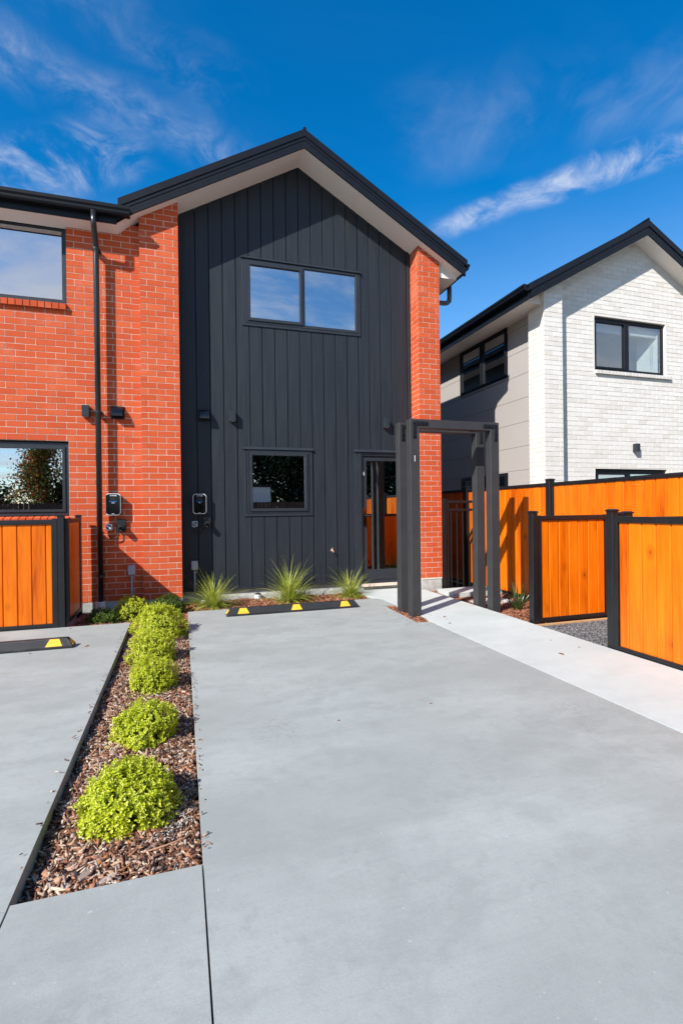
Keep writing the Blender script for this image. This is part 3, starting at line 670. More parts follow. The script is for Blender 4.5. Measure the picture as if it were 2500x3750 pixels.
# ------------------------------------------------------------------ the cream brick house
wh = thing('brick_house', (8.45, 2, -.2), 'cream white brick house with black trimmed gable and taupe side cladding behind the tall fence', 'house')
WS = lambda x: 6.372-.566*abs(x-8.45)
WP, WX = -.20, -.03
HW = [(7.456, 9.239, 3.846, 4.865), (7.449, 9.267, .9, 1.972)]
boxes = pier(6.180, 6.575, WP, range(14, 64), .009, .43, .1, 5.3)
boxes += pier(10.33, 10.72, WP, range(14, 64), .009, .1, .43, 5.3)
for r in range(14, 76):
    boxes += course_x(6.575, 10.33, WX, .07, r, 6.70 if r % 2 == 0 else 6.82, .009, [(HW[0][0], HW[0][1], HW[0][2]-.075, HW[0][3]), HW[1]], WS)
place_pieces(boxes, 'brick', CREAM, wh)
wb = MB(); wb.box(6.184, 6.572, WP+.0045, .22, -.3, 5.35); wb.box(10.337, 10.713, WP+.0045, .22, -.3, 5.35)
wb.box(6.57, HW[0][0], WX+.0045, .1, -.3, 5.30); wb.box(HW[0][1], 10.34, WX+.0045, .1, -.3, 5.30)
wb.box(HW[0][0], HW[0][1], WX+.0045, .1, HW[1][3], HW[0][2]-.02); wb.box(HW[0][0], HW[0][1], WX+.0045, .1, HW[0][3], 5.3); wb.box(HW[0][0], HW[0][1], WX+.0045, .1, -.3, .9)
wb.prism([(6.57, 5.3), (10.33, 5.3), (8.45, 6.372)], 'y', WX+.004, .1)
split_boxes(wb, 'wall', MORTW, wh)
x = HW[0][0]+.005
while x < HW[0][1]+.10:
    MB().prism([(WX-.045, 3.765), (WX+.05, 3.775), (WX+.05, 3.848), (WX-.052, 3.826)], 'x', x, x+.075).build('brick', CREAM, wh, bevel=.002); x += .0855
MB().box(HW[0][1]-.006, HW[0][1]+.03, WX+.001, WX+.12, 3.84, 4.868).build('reveal', CREAM, wh); MB().box(HW[0][0]-.03, HW[0][0]+.006, WX+.001, WX+.12, 3.84, 4.868).build('reveal', CREAM, wh)
u = window(wh, HW[0][0]+.008, HW[0][1]-.008, 3.850, 4.845, WX+.055, 1, .045, [(7.510, 8.255, 1), (8.345, 9.184, 0)], .03, GLASS2, BLACKM, True, 'y', INTERL, 1.6)
MB().box(7.53, 9.17, WX+.15, WX+.20, 4.63, 4.80).build('blind', BLIND, u)
MB().add([(9.17, WX+.13, 3.90), (9.17, WX+.13, 4.80), (8.98, WX+.45, 4.80), (8.98, WX+.45, 3.90)], [(0, 1, 2, 3)]).build('curtain', BLIND, u)
MB().tube([(8.98, WX+.14, 4.62), (8.975, WX+.14, 4.2), (9.0, WX+.14, 4.12), (9.03, WX+.14, 4.18), (9.03, WX+.14, 4.6)], .003, 5).build('blind_cord', GPVC, u)
window(wh, HW[1][0]+.01, HW[1][1]-.012, .92, 1.955, WX+.055, 1, .06, [(7.53, 8.29, 1), (8.35, 9.18, 0)], .03, GLASS, BLACKM)
# taupe side cladding
XS = 6.30; zs = [-.3, .12, .585, 1.05, 1.515, 1.98, 2.44, 2.905, 3.366, 3.828, 4.283, 4.74, 4.93]
SWH = [(1.02, 2.83, 3.868, 4.905), (1.05, 2.83, 1.0, 1.962)]
for za, zb in zip(zs[:-1], zs[1:]):
    segs = [(.20, 9.0, za, zb)]
    for (a, b, c, d) in SWH:
        ns = []
        for s in segs:
            if s[3] <= c or s[2] >= d or s[1] <= a or s[0] >= b: ns.append(s); continue
            ns += [(s[0], a, s[2], s[3]), (b, s[1], s[2], s[3])]
            if s[2] < c-.01: ns.append((a, b, s[2], c))
            if s[3] > d+.01: ns.append((a, b, d, s[3]))
        segs = ns
    for s in segs:
        if s[1]-s[0] > .01: MB().prism([(XS+.008, s[2]+.001), (XS, s[2]+.001), (XS+.004, s[3]-.004), (XS+.012, s[3]-.001), (XS+.02, s[3]-.001), (XS+.02, s[2]+.001)], 'y', s[0]+.0005, s[1]-.0005).build('board', SIDING, wh)
split_boxes(MB().box(XS+.021, XS+.06, .2, 1.0, -.3, 4.95).box(XS+.021, XS+.06, 2.85, 9, -.3, 4.95).box(XS+.021, XS+.06, 1.0, 2.85, 1.98, 3.85), 'wall', SIDING, wh)
for (a, b, c, d) in SWH:
    u = window(wh, a+.004, b-.004, c+.004, d-.004, XS-.012, 1, .04, [(a+.044, (a+b)/2-.02, 1), ((a+b)/2+.02, b-.044, 1)], .035, GLASS, BLACKM, True, 'x', INTER)
    MB().box(XS-.016, XS, a-.004, b+.004, c-.022, c+.002).build('window_sill', SIDING, u)
YW = -.33; xe = 5.80
s_ = MB()
s_.add([(xe, YW, WS(xe)), (xe, -.12, WS(xe)), (6.18, -.12, WS(6.18)), (6.18, YW, WS(6.18))], [(0, 1, 2, 3)])
s_.add([(6.18, YW, WS(6.18)), (6.18, .09, WS(6.18)), (8.45, .09, 6.372), (8.45, YW, 6.372)], [(0, 1, 2, 3)])
s_.add([(8.45, YW, 6.372), (8.45, .09, 6.372), (11.1, .09, WS(11.1)), (11.1, YW, WS(11.1))], [(0, 1, 2, 3)])
s_.add([(xe, -.12, WS(xe)), (6.18, -.12, WS(6.18)), (6.18, -.12, 4.89), (xe, -.12, 4.89)], [(0, 1, 2, 3)])
s_.add([(xe, -.12, 4.89), (6.31, -.12, 4.89), (6.31, 9, 4.89), (xe, 9, 4.89)], [(0, 1, 2, 3)])
s_.build('soffit', SOFF, wh)
def wrake(lo, hi, y0, y1, xa=5.80, xb=11.12):
    return MB().prism([(x, WS(x)+lo) for x in (xa, 8.45, xb)]+[(x, WS(x)+hi) for x in (xb, 8.45, xa)], 'y', y0, y1)
b_ = wrake(-.006, .06, YW-.022, YW); b_.prism([(x, WS(x)+.065) for x in (5.8, 8.45, 11.12)]+[(x, WS(x)+.15) for x in (11.12, 8.45, 5.8)], 'y', YW-.017, YW)
b_.prism([(x, WS(x)) for x in (5.8, 8.45, 11.12)]+[(x, WS(x)+.15) for x in (11.12, 8.45, 5.8)], 'y', YW-.010, YW-.001)
b_.build('barge_board', BLACKM, wh)
wrake(.155, .27, YW-.034, YW+.02, 5.76, 11.16).build('barge_flashing', BLACKM, wh)
MB().tube([(8.45, YW-.03, 6.66), (8.45, 9, 6.66)], .025, 8).build('ridge_cap', BLACKM, wh)
r_ = MB(); slope_slab(r_, 5.76, 8.45, YW+.001, 9, lambda x, y: WS(x)+.262); slope_slab(r_, 8.45, 11.16, YW+.001, 9, lambda x, y: WS(x)+.262); r_.build('roof', BLACKM, wh)
MB().box(xe-.01, xe+.01, YW, 9, 4.875, 5.06).build('fascia', BLACKM, wh)
gp = [(0, 0), (0, -.105), (-.075, -.105), (-.098, -.085), (-.102, -.06), (-.12, -.04), (-.124, -.005), (-.11, .006), (-.09, 0)]
MB().prism([(xe-.012+p[0], 5.115+p[1]) for p in gp], 'y', YW+.02, 9).build('gutter', BLACKM, wh)

# ------------------------------------------------------------------ fences and gates
def post(parent, x0, x1, y0, y1, z0, z1, m=FENM, cap=True, name='post'):
    p = MB().box(x0, x1, y0, y1, z0, z1).build(name, m, parent, bevel=.004)
    if cap:
        cx, cy = (x0+x1)/2, (y0+y1)/2; hw, hd = (x1-x0)/2+.006, (y1-y0)/2+.006
        MB().add([(cx-hw, cy-hd, z1), (cx+hw, cy-hd, z1), (cx+hw, cy+hd, z1), (cx-hw, cy+hd, z1), (cx-hw, cy-hd, z1+.014), (cx+hw, cy-hd, z1+.014), (cx+hw, cy+hd, z1+.014), (cx-hw, cy+hd, z1+.014),
                  (cx-hw*.6, cy-hd*.6, z1+.024), (cx+hw*.6, cy-hd*.6, z1+.024), (cx+hw*.6, cy+hd*.6, z1+.024), (cx-hw*.6, cy+hd*.6, z1+.024)],
                 [(0, 3, 2, 1), (0, 1, 5, 4), (1, 2, 6, 5), (2, 3, 7, 6), (3, 0, 4, 7), (4, 5, 9, 8), (5, 6, 10, 9), (6, 7, 11, 10), (7, 4, 8, 11), (8, 9, 10, 11)]).build('post_cap', m, p)
    return p
def panel(parent, axis, a0, a1, c, z0, z1, edges_, rt_=.055, stile=(True, True), th=.022, wood=WOOD, metal=FENM, bz0=None):
    """boarded panel in a channel frame; axis the run direction, c the plane of the board face"""
    def bx(mb, a, b, c0, c1, z0_, z1_):
        return mb.box(a, b, c0, c1, z0_, z1_) if axis == 'x' else mb.box(c0, c1, a, b, z0_, z1_)
    for (za, zb) in ((z1-rt_, z1), (z0, z0+.05)):
        r_ = bx(MB(), a0, a1, c-.016, c+.034, za, zb); bx(r_, a0, a1, c-.020, c-.016, za+.012, zb-.012); r_.build('rail', metal, parent, bevel=.002)
    lo, hi = min(a0, a1), max(a0, a1)
    if stile[0]: bx(MB(), edges_[0]-.055, edges_[0], c-.018, c+.036, z0, z1+.004).build('stile', metal, parent, bevel=.002)
    if stile[1]: bx(MB(), edges_[-1], edges_[-1]+.05, c-.018, c+.036, z0, z1+.004).build('stile', metal, parent, bevel=.002)
    for a, b in zip(edges_[:-1], edges_[1:]):
        j = random.uniform(-.0012, .0012); g_ = .0035
        m0 = MB()
        P_ = [(a+g_, c+j+.008), (a+g_+.007, c+j), (b-g_-.007, c+j), (b-g_, c+j+.008), (b-g_, c+th), (a+g_, c+th)]
        if axis == 'y': P_ = [(q[1], q[0]) for q in P_]
        m0.prism(P_, 'z', z0+.03, z1-rt_+.02).build('board', wood, parent)
    bx(MB(), edges_[0], edges_[-1], c+th-.008, c+th-.001, z0+.03, z1-rt_+.02).build('backing', wood, parent)
# tall fence
tf = thing('boundary_fence', (5.08, -1, -.16), 'tall stained orange timber boundary fence with black metal posts in front of the cream house', 'fence')
def seq(a, b, stp): 
    r_ = [a]
    while r_[-1]+stp < b-.04: r_.append(r_[-1]+stp)
    return r_+[b]
bays = [(-6.10, -3.86), (-3.76, -1.665), (-1.565, .585), (.685, 2.80), (2.90, 5.0)]
for (a, b) in bays:
    panel(tf, 'y', a, b, 5.08, -.165, 1.605, seq(a+.02, b-.02, .1415), .048, (True, True))
for y in (-6.16, -3.81, -1.615, .635, 2.85): post(tf, 5.035, 5.125, y-.045, y+.045, -.3, 1.640)
# small screen at the end of the planting
f1 = thing('screen_fence', (4.5, -2.66, -.12), 'low stained timber screen between the planting bed and the gravel strip', 'fence', 'low stained timber fences')
post(f1, 3.930, 4.004, -2.682, -2.60, -.3, 1.185)
panel(f1, 'x', 4.004, 5.06, -2.655, -.118, 1.148, [4.060, 4.186, 4.326, 4.471, 4.616, 4.762, 4.907, 5.02], .060, (True, True))
MB().box(3.93, 5.05, -2.745, -2.70, -.26, -.128).build('timber_edging', RAWT, tag(thing('timber_edging', (4.5, -2.72, -.2)), 'pale timber edging board at the back of the grey gravel', 'edging')) 
# fence beside the path coming to the camera
f2 = thing('path_fence', (3.92, -5, -.12), 'low stained timber fence running forward beside the white path at the right edge', 'fence', 'low stained timber fences')
post(f2, 3.888, 3.965, -3.876, -3.802, -.3, 1.200)
panel(f2, 'y', -6.3, -3.876, 3.905, -.118, 1.152, list(reversed([-3.932, -4.036, -4.180, -4.321, -4.466, -4.61, -4.755, -4.90, -5.045, -5.19, -5.335, -5.48, -5.625, -5.77, -5.915, -6.06, -6.205])), .058, (False, True))
post(f2, 3.888, 3.965, -6.37, -6.295, -.3, 1.2)
f3 = thing('screen_fence', (4.6, -3.84, -.12), 'low fence return behind the path fence post with only its black caps showing', 'fence', 'low stained timber fences')
post(f3, 3.972, 4.03, -3.87, -3.81, -.3, 1.168); post(f3, 4.075, 4.15, -3.87, -3.80, -.3, 1.176)
panel(f3, 'x', 4.15, 5.03, -3.84, -.118, 1.14, [4.19, 4.33, 4.47, 4.61, 4.75, 4.89, 5.0], .055, (True, True))
# left corner fence
f4 = thing('corner_fence', (-1.4, -.9, -.12), 'low stained timber fence corner with black posts in front of the left brick wall', 'fence', 'low stained timber fences')
panel(f4, 'x', -6, -1.465, -.925, -.108, 1.172, sorted([-1.467, -1.535]+[-1.535-.1478*k for k in range(1, 30)]), .056, (False, False))
MB().box(-1.467, -1.411, -.95, -.89, -.11, 1.182).build('stile', FENM, f4, bevel=.003)
post(f4, -1.411, -1.338, -.948, -.87, -.3, 1.215)
panel(f4, 'y', -.87, -.11, -1.335, -.07, 1.178, seq(-.85, -.15, .14), .052, (True, True))
# rail face towards the bed
for a, b in zip(seq(-.85, -.15, .14)[:-1], seq(-.85, -.15, .14)[1:]): MB().box(-1.3129, -1.308, a+.003, b-.003, -.02, 1.126).build('board', WOOD, f4)
post(f4, -1.365, -1.300, -.10, -.03, -.3, 1.200)
# metal gate
gt = thing('metal_gate', (4.6, .06, -.15), 'dark slim bar metal gate between the brick pier and the tall fence', 'gate')
post(gt, 4.243, 4.315, .02, .09, -.35, 1.42, FENM, False)
post(gt, 4.975, 5.045, .02, .09, -.35, 1.42, FENM, False)
MB().box(4.322, 4.368, .035, .075, -.155, 1.405).build('stile', FENM, gt, bevel=.002); MB().box(4.925, 4.968, .035, .075, -.155, 1.405).build('stile', FENM, gt, bevel=.002)
for (a, b) in ((1.343, 1.387), (1.203, 1.245), (-.150, -.108)): MB().box(4.368, 4.925, .037, .073, a, b).build('rail', FENM, gt, bevel=.002)
for i, x in enumerate((4.416, 4.533, 4.650, 4.767, 4.884)):
    MB().box(x-.010, x+.010, .045, .065, -.108, 1.343 if i % 2 else 1.203).build('bar', FENM, gt, bevel=.002)

# ------------------------------------------------------------------ entry portal: two steel frames
def portal(y0, y1, zt, xl, xr, label, backrow):
    t = thing('portal_frame', ((xl+xr)/2, (y0+y1)/2, GZ), label, 'archway', 'steel portal frames over the path')
    w_ = .130
    MB().box(xl, xl+w_, y0, y1, -.35, zt).build('post', ARCHM, t, bevel=.004)
    MB().box(xr-w_, xr, y0, y1, -.35, zt).build('post', ARCHM, t, bevel=.004)
    MB().box(xl+w_, xr-w_, y0, y1, zt-.112, zt-.001).build('beam', ARCHM, t, bevel=.004)
    for s, x in ((1, xl), (-1, xr)):
        br = MB(); a, b = (x+.030, x+.078) if s > 0 else (x-.078, x-.030)
        br.box(a, b, y0-.010, y0+.002, zt-.245, zt-.030)
        c, d = (b, x+.245) if s > 0 else (x-.245, a)
        br.box(c, d, y0-.010, y0+.002, zt-.078, zt-.030)
        k = br.build('bracket', FENM, t, bevel=.002)
        for (bxx, bz) in ((x+s*.054, zt-.054), (x+s*.165, zt-.054), (x+s*.222, zt-.054), (x+s*.054, zt-.165), (x+s*.054, zt-.222)):
            MB().prism(circ(bxx, bz, .0095, 8), 'y', y0-.019, y0-.010).build('bolt', BLACKM, k)
    return t
P1_ = portal(-1.862, -1.742, 2.389, 2.755, 4.056, 'front dark steel portal frame over the path with number 1 on its left post', False)
P2_ = portal(-1.530, -1.410, 2.397, 2.750, 4.046, 'rear dark steel portal frame standing just behind the numbered one', True)
text('number', '1', .112, (2.812, -1.8665, 1.882), WHITEP, P1_, sx=.70)

# ------------------------------------------------------------------ wall fixtures
def charger(x, yw, z, label):
    t = thing('ev_charger', (x, yw, z), label, 'car charger', 'wall mounted car chargers')
    w_, h_ = .192, .298
    MB().prism(rrect(x, z, w_, h_, .042), 'y', yw-.085, yw).build('casing', MATB, t)
    MB().prism(rrect(x, z, w_+.004, h_+.004, .044), 'y', yw-.098, yw-.085).build('rim', SILV, t)
    MB().prism(rrect(x, z, w_-.014, h_-.014, .037), 'y', yw-.103, yw-.097).build('faceplate', GLOSSB, t)
    y = yw-.1040
    text('lettering', 'E', .019, (x-.031, y, z+.120), WHITEP, t, sx=1.2, offset=.0006); text('lettering', 'V', .019, (x-.020, y, z+.120), BLUEP, t, sx=1.2, offset=.0006); text('lettering', 'POWER', .019, (x+.016, y, z+.120), WHITEP, t, sx=.95, offset=.0006)
    MB().box(x-.035, x+.035, y-.0005, y+.001, z+.052, z+.098).build('screen', MATB, t)
    text('lettering', 'WALLCHARGER', .0135, (x, y, z+.038), BLUEP, t, sx=.95, offset=.0006)
    text('lettering', '22kW/32A', .010, (x, y, z+.025), WHITEP, t, sx=.9); text('lettering', 'INVERTEK', .010, (x, y, z+.015), WHITEP, t, sx=.9)
    text('lettering', 'SINILINK', .009, (x, y, z-.132), WHITEP, t, sx=.9, offset=.0004)
    return t
def holster(x, yw, z, label):
    t = thing('cable_holster', (x, yw, z), label, 'cable holder', 'charging cable holders')
    MB().prism(rrect(x, z, .118, .178, .022), 'y', yw-.045, yw).build('back_plate', MATB, t, bevel=.003)
    d = MB()
    for k in range(4): d.prism(circ(x+.004, z-.022-.006*k, .043-.002*k, 24), 'y', yw-.046-.018*(k+1), yw-.045-.018*k)
    d.build('socket', MATB, t, bevel=.001)
    MB().prism(circ(x+.004, z-.046, .030, 20), 'y', yw-.122, yw-.117).build('socket_lid', GLOSSB, t)
    MB().tube([(x-.006, yw-.118, z-.072), (x+.002, yw-.121, z-.068)], .003, 6).build('latch', SILV, t)
    return t
def isolator(x, yw, z, label, turn):
    t = thing('isolator_switch', (x, yw, z), label, 'switch', 'isolator switches')
    MB().prism(rrect(x, z, .084, .088, .008), 'y', yw-.055, yw).build('box', GPVC if turn else WPVC, t, bevel=.003)
    MB().prism(circ(x, z, .031, 20), 'y', yw-.060, yw-.055).build('dial', DIAL, t)
    a = math.radians(-42); c, s = math.cos(a), math.sin(a); L, W = .033, .010
    pl = [(x+c*u-s*v, z+s*u+c*v) for (u, v) in ((-L, -W), (L, -W), (L, W), (-L, W))]
    MB().prism(pl, 'y', yw-.078, yw-.060).build('knob', WPVC if not turn else GPVC, t, bevel=.002)
    MB().tube([(x-.008, yw-.03, z-.044), (x-.008, yw-.03, z-.058)], .012, 8).build('cable_gland', GPVC, t)
    return t
def cable(pts, label, r=.0075):
    t = thing('charging_cable', pts[0], label, 'cable', 'charging cables')
    P_ = [Vector(p) for p in pts]; out_ = []
    for i in range(len(P_)-1):
        p0, p1, p2, p3 = P_[max(i-1, 0)], P_[i], P_[i+1], P_[min(i+2, len(P_)-1)]
        for k in range(6):
            s = k/6; out_.append(.5*((2*p1)+(-p0+p2)*s+(2*p0-5*p1+4*p2-p3)*s*s+(-p0+3*p1-3*p2+p3)*s**3))
    MB().tube(out_+[P_[-1]], r, 8).build('cable', CABLE, t, smooth=True)
def jbox(x, yw, z, zb, label):
    t = thing('junction_box', (x, yw, z), label, 'electrical box', 'grey junction boxes')
    b = MB().prism(rrect(x, z, .096, .134, .006), 'y', yw-.055, yw).build('box', GPVC, t, bevel=.004)
    for sx in (-1, 1):
        for sz in (-1, 1): MB().prism(circ(x+sx*.038, z+sz*.057, .0035, 8), 'y', yw-.0575, yw-.0545).build('screw', DIAL, t)
    MB().prism([(x-.013, z-.062), (x+.013, z-.062), (x, z-.040)], 'y', yw-.0572, yw-.055).build('warning_sticker', YELP, t)
    MB().prism([(x-.0025, z-.059), (x+.0025, z-.059), (x+.001, z-.047), (x-.001, z-.047)], 'y', yw-.0585, yw-.0570).build('warning_sign', DIAL, t)
    MB().tube([(x, yw-.025, z-.067), (x, yw-.025, zb)], .0125, 12).build('conduit', GPVC, t, smooth=True)
    for zc in (z-.105, z-.285):
        MB().box(x-.016, x+.034, yw-.014, yw, zc-.007, zc+.007).box(x-.016, x+.016, yw-.042, yw-.036, zc-.007, zc+.007).build('saddle', GPVC, t)
    return t
def wlight(x, yw, z, label, w_=.092, h_=.155, d=.085):
    t = thing('wall_light', (x, yw, z), label, 'wall light', 'box wall lights')
    MB().box(x-w_/2, x+w_/2, yw-d, yw-.008, z-h_/2, z+h_/2).build('housing', FRAME, t, bevel=.003)
    MB().box(x-w_/2+.01, x+w_/2-.01, yw-.008, yw, z-h_/2+.01, z+h_/2-.01).build('back_plate', BLACKM, t)
    MB().box(x-w_/2+.014, x+w_/2-.014, yw-d+.014, yw-.02, z-h_/2-.003, z-h_/2+.002).build('lens', GPVC, t)
def vent(x, yw, z, label):
    t = thing('vent_cowl', (x, yw, z), label, 'vent', 'black vent cowls')
    MB().box(x-.088, x+.088, yw-.015, yw, z-.090, z+.090).build('back_plate', BLACKM, t, bevel=.003)
    prof = [(yw-.012, z+.076)]+[(yw-.012-.095*math.sin(math.radians(a)), z-.062+.138*math.cos(math.radians(a))) for a in (12, 25, 38, 50, 62, 74, 84, 90)]+[(yw-.100, z-.062), (yw-.012, z-.062)]
    MB().prism(prof, 'x', x-.073, x+.073).build('hood', GLOSSB, t, bevel=.003)
charger(-.905, .08, 1.362, 'black and silver car charger on the red brick beside the downpipe')
charger(.262, YC, 1.363, 'black and silver car charger on the charcoal cladding')
holster(-.808, .08, 1.064, 'black charging cable holder on the red brick')
holster(.365, YC, 1.088, 'black charging cable holder on the charcoal cladding')
isolator(-.968, .08, 1.046, 'white isolator switch on the red brick next to the downpipe', 0)
isolator(.190, YC, 1.062, 'grey isolator switch on the charcoal cladding', 1)
cable([(-.976, .045, .988), (-.978, .03, .955), (-.955, .03, .905), (-.905, .03, .885), (-.862, .03, .91), (-.842, .035, .96), (-.85, .04, 1.0)], 'short black cable loop below the switch on the brick wall')
cable([(-.915, .03, 1.215), (-.905, .03, 1.16), (-.875, .03, 1.05), (-.868, .04, 1.0)], 'thin straight cable from brick wall charger to its holder', .004)
cable([(.184, YC-.03, 1.005), (.184, YC-.04, .97), (.21, YC-.04, .925), (.25, YC-.04, .915), (.285, YC-.04, .95), (.29, YC-.04, 1.05), (.28, YC-.04, 1.21)], 'black cable loop hanging below the charger on dark cladding')
jbox(-.682, .08, .430, -.12, 'grey junction box with conduit on the red brick')
jbox(.180, YC, .434, -.02, 'grey junction box with conduit on the charcoal cladding')
wlight(-1.240, .08, 2.652, 'dark box wall light on the red brick left of the downpipe')
wlight(.768, YC, 2.712, 'dark box wall light on cladding beside the vent cowl')
wlight(3.330, YC, 2.712, 'dark box wall light on cladding above the front door')
wlight(8.405, WX, 2.385, 'dark box wall light on the cream brick wall', .10, .155, .09)
vent(-.840, .08, 2.655, 'square black vent cowl on the red brick by the downpipe')
vent(.350, YC, 2.714, 'square black vent cowl in shade on the charcoal cladding')
# drain caps
def dcap(x, y, z0, z1, r_, label, black):
    t = thing('drain_pipe', (x, y, z0), label, 'drain', 'white plastic drain pipes')
    MB().tube([(x, y, z0), (x, y, z1)], r_, 20).build('pipe', WPVC, t); MB().tube([(x, y, z1-.018), (x, y, z1+.002)], r_+.004, 20).build('collar', WPVC, t)
    if black: MB().tube([(x, y, z1+.002), (x, y, z1+.014), (x, y, z1+.026)], [r_*.98, r_*.85, r_*.4], 16).build('cap', MATB, t)
dcap(-1.075, -.035, -.20, .022, .062, 'white plastic drain collar at the foot of the black downpipe', False)
dcap(1.125, .265, -.20, -.060, .052, 'white drain pipe stub with black cap against the foundation', True)
dcap(.30, .15, -.20, -.085, .035, 'small white pipe stub inside the left grass tussock', False)
dcap(1.47, .20, -.20, -.07, .03, 'small white pipe stub behind the middle grass tussock', False)

# ------------------------------------------------------------------ wheel stops
def rubber():
    m, t, b = mat('black_rubber', (.016, .0165, .018), .55, .4)
    p = pos(t); vo = N(t, 'ShaderNodeTexVoronoi'); vo.inputs['Scale'].default_value = 95; vo.inputs['Randomness'].default_value = .1; t.links.new(p, vo.inputs['Vector'])
    c = mixc(t, maprange(t, noise(t, p, 9, 6, .65), .45, .75, 0, .6), (.015, .0155, .017), (.06, .058, .055)); t.links.new(c, b.inputs['Base Color'])
    bump(t, b, noise(t, p, 90, 4, .6), .3, .003); return m
RUB = rubber(); RUBD = mat('worn_rubber', (.035, .035, .037), .6, .4)[0]; YEL = speck('yellow_reflector', (.80, .40, .02), (.88, .47, .04), 14, .4, .1, 100, .4)
def wheel_stop(x0, x1, y0, y1, label, marks, ends):
    t = thing('wheel_stop', ((x0+x1)/2, (y0+y1)/2, GZ), label, 'wheel stop', 'rubber wheel stops')
    z = GZ; h = .098; a, b = .052, .045; c = .055
    V = [(x0, y0, z), (x1, y0, z), (x1, y1, z), (x0, y1, z), (x0, y0, z+.024), (x1, y0, z+.024), (x1, y1, z+.024), (x0, y1, z+.024),
         (x0+c, y0+a, z+h), (x1-c, y0+a, z+h), (x1-c, y1-a, z+h), (x0+c, y1-a, z+h)]
    F = [(0, 3, 2, 1), (0, 1, 5, 4), (1, 2, 6, 5), (2, 3, 7, 6), (3, 0, 4, 7), (4, 5, 9, 8), (5, 6, 10, 9), (6, 7, 11, 10), (7, 4, 8, 11), (8, 9, 10, 11)]
    MB().add(V, F).build('body', RUB, t, bevel=.003)
    n = Vector((0, -(h-.024), a)).normalized()*.0025
    def pt(x, s): return Vector((x, y0+a*s, z+.024+(h-.024)*s))+n
    for (m0) in marks:
        lo, hi = .06, .92; w0, w1 = .075, .042
        q = [pt(m0-w0, lo), pt(m0+w0, lo), pt(m0+w1, hi), pt(m0-w1, hi)]
        MB().add(q+[v-n*1.2 for v in q], [(0, 1, 2, 3), (7, 6, 5, 4), (0, 4, 5, 1), (1, 5, 6, 2), (2, 6, 7, 3), (3, 7, 4, 0)]).build('reflector', YEL, t)
    tv = MB(); sl_ = Vector((0, a, h-.024))
    for r_ in range(7):
        f0 = .10+.12*r_
        xx = x0+.02+c*f0
        while xx < x1-.025-c*f0:
            if not any(abs(xx-m0) < .090-.033*f0 for m0 in marks):
                p0 = Vector((xx, y0, z+.024))+sl_*f0; e_ = sl_.normalized()*.0042; dx_ = Vector((.0038, 0, 0)); nn_ = n*1.2
                q = [p0-dx_-e_, p0+dx_-e_, p0+dx_+e_, p0-dx_+e_]
                tv.add(q+[v+nn_ for v in q], [(4, 5, 6, 7), (0, 1, 5, 4), (1, 2, 6, 5), (2, 3, 7, 6), (3, 0, 4, 7)])
            xx += .0135
    tr_ = tv.build('tread', RUBD, t); tr_['kind'] = 'stuff'
    for s in ends:
        xb, xt = (x0, x0+c) if s < 0 else (x1, x1-c); nn = Vector((s*(h-.024), 0, c)).normalized()*.0025
        q = [Vector((xb, y0+.028, z+.030))+nn, Vector((xb, y1-.028, z+.030))+nn, Vector((xt, y1-a-.004, z+h-.008))+nn, Vector((xt, y0+a+.004, z+h-.008))+nn]
        MB().add(q+[v-nn*1.2 for v in q], [(0, 1, 2, 3), (7, 6, 5, 4), (0, 4, 5, 1), (1, 5, 6, 2), (2, 6, 7, 3), (3, 7, 4, 0)]).build('reflector', YEL, t)
    return t
wheel_stop(.530, 2.330, -1.055, -.905, 'whole black and yellow rubber wheel stop in the middle parking bay', [.745, 1.45, 2.13], [-1, 1])
wheel_stop(-2.90, -1.065, -2.02, -1.86, 'black and yellow rubber wheel stop cut by the left edge of the photo', [-2.66, -1.97, -1.235], [-1, 1])

# ------------------------------------------------------------------ plants
def leaves_mesh(C, D, Nn, L, W):
    """leaf blades as folded 4-triangle shapes; C base, D direction, Nn leaf normal, L length, W width"""
    Sd = np.cross(D, Nn); Sd /= np.linalg.norm(Sd, axis=1)[:, None]+1e-9
    L = L[:, None]; W = W[:, None]
    b = C; t = C+D*L-Nn*L*.10
    m1l = C+D*L*.42+Sd*W*.5+Nn*W*.22; m1r = C+D*L*.42-Sd*W*.5+Nn*W*.22
    m2l = C+D*L*.78+Sd*W*.36+Nn*W*.12; m2r = C+D*L*.78-Sd*W*.36+Nn*W*.12
    V = np.stack([b, m1l, m2l, t, m2r, m1r], 1); n = len(C)
    F = np.array([(0, 1, 2, 3), (0, 3, 4, 5)]); F = (np.arange(n)[:, None, None]*6+F[None]).reshape(-1, 4)
    return V.reshape(-1, 3), F
def unit(v): return v/(np.linalg.norm(v, axis=1)[:, None]+1e-9)
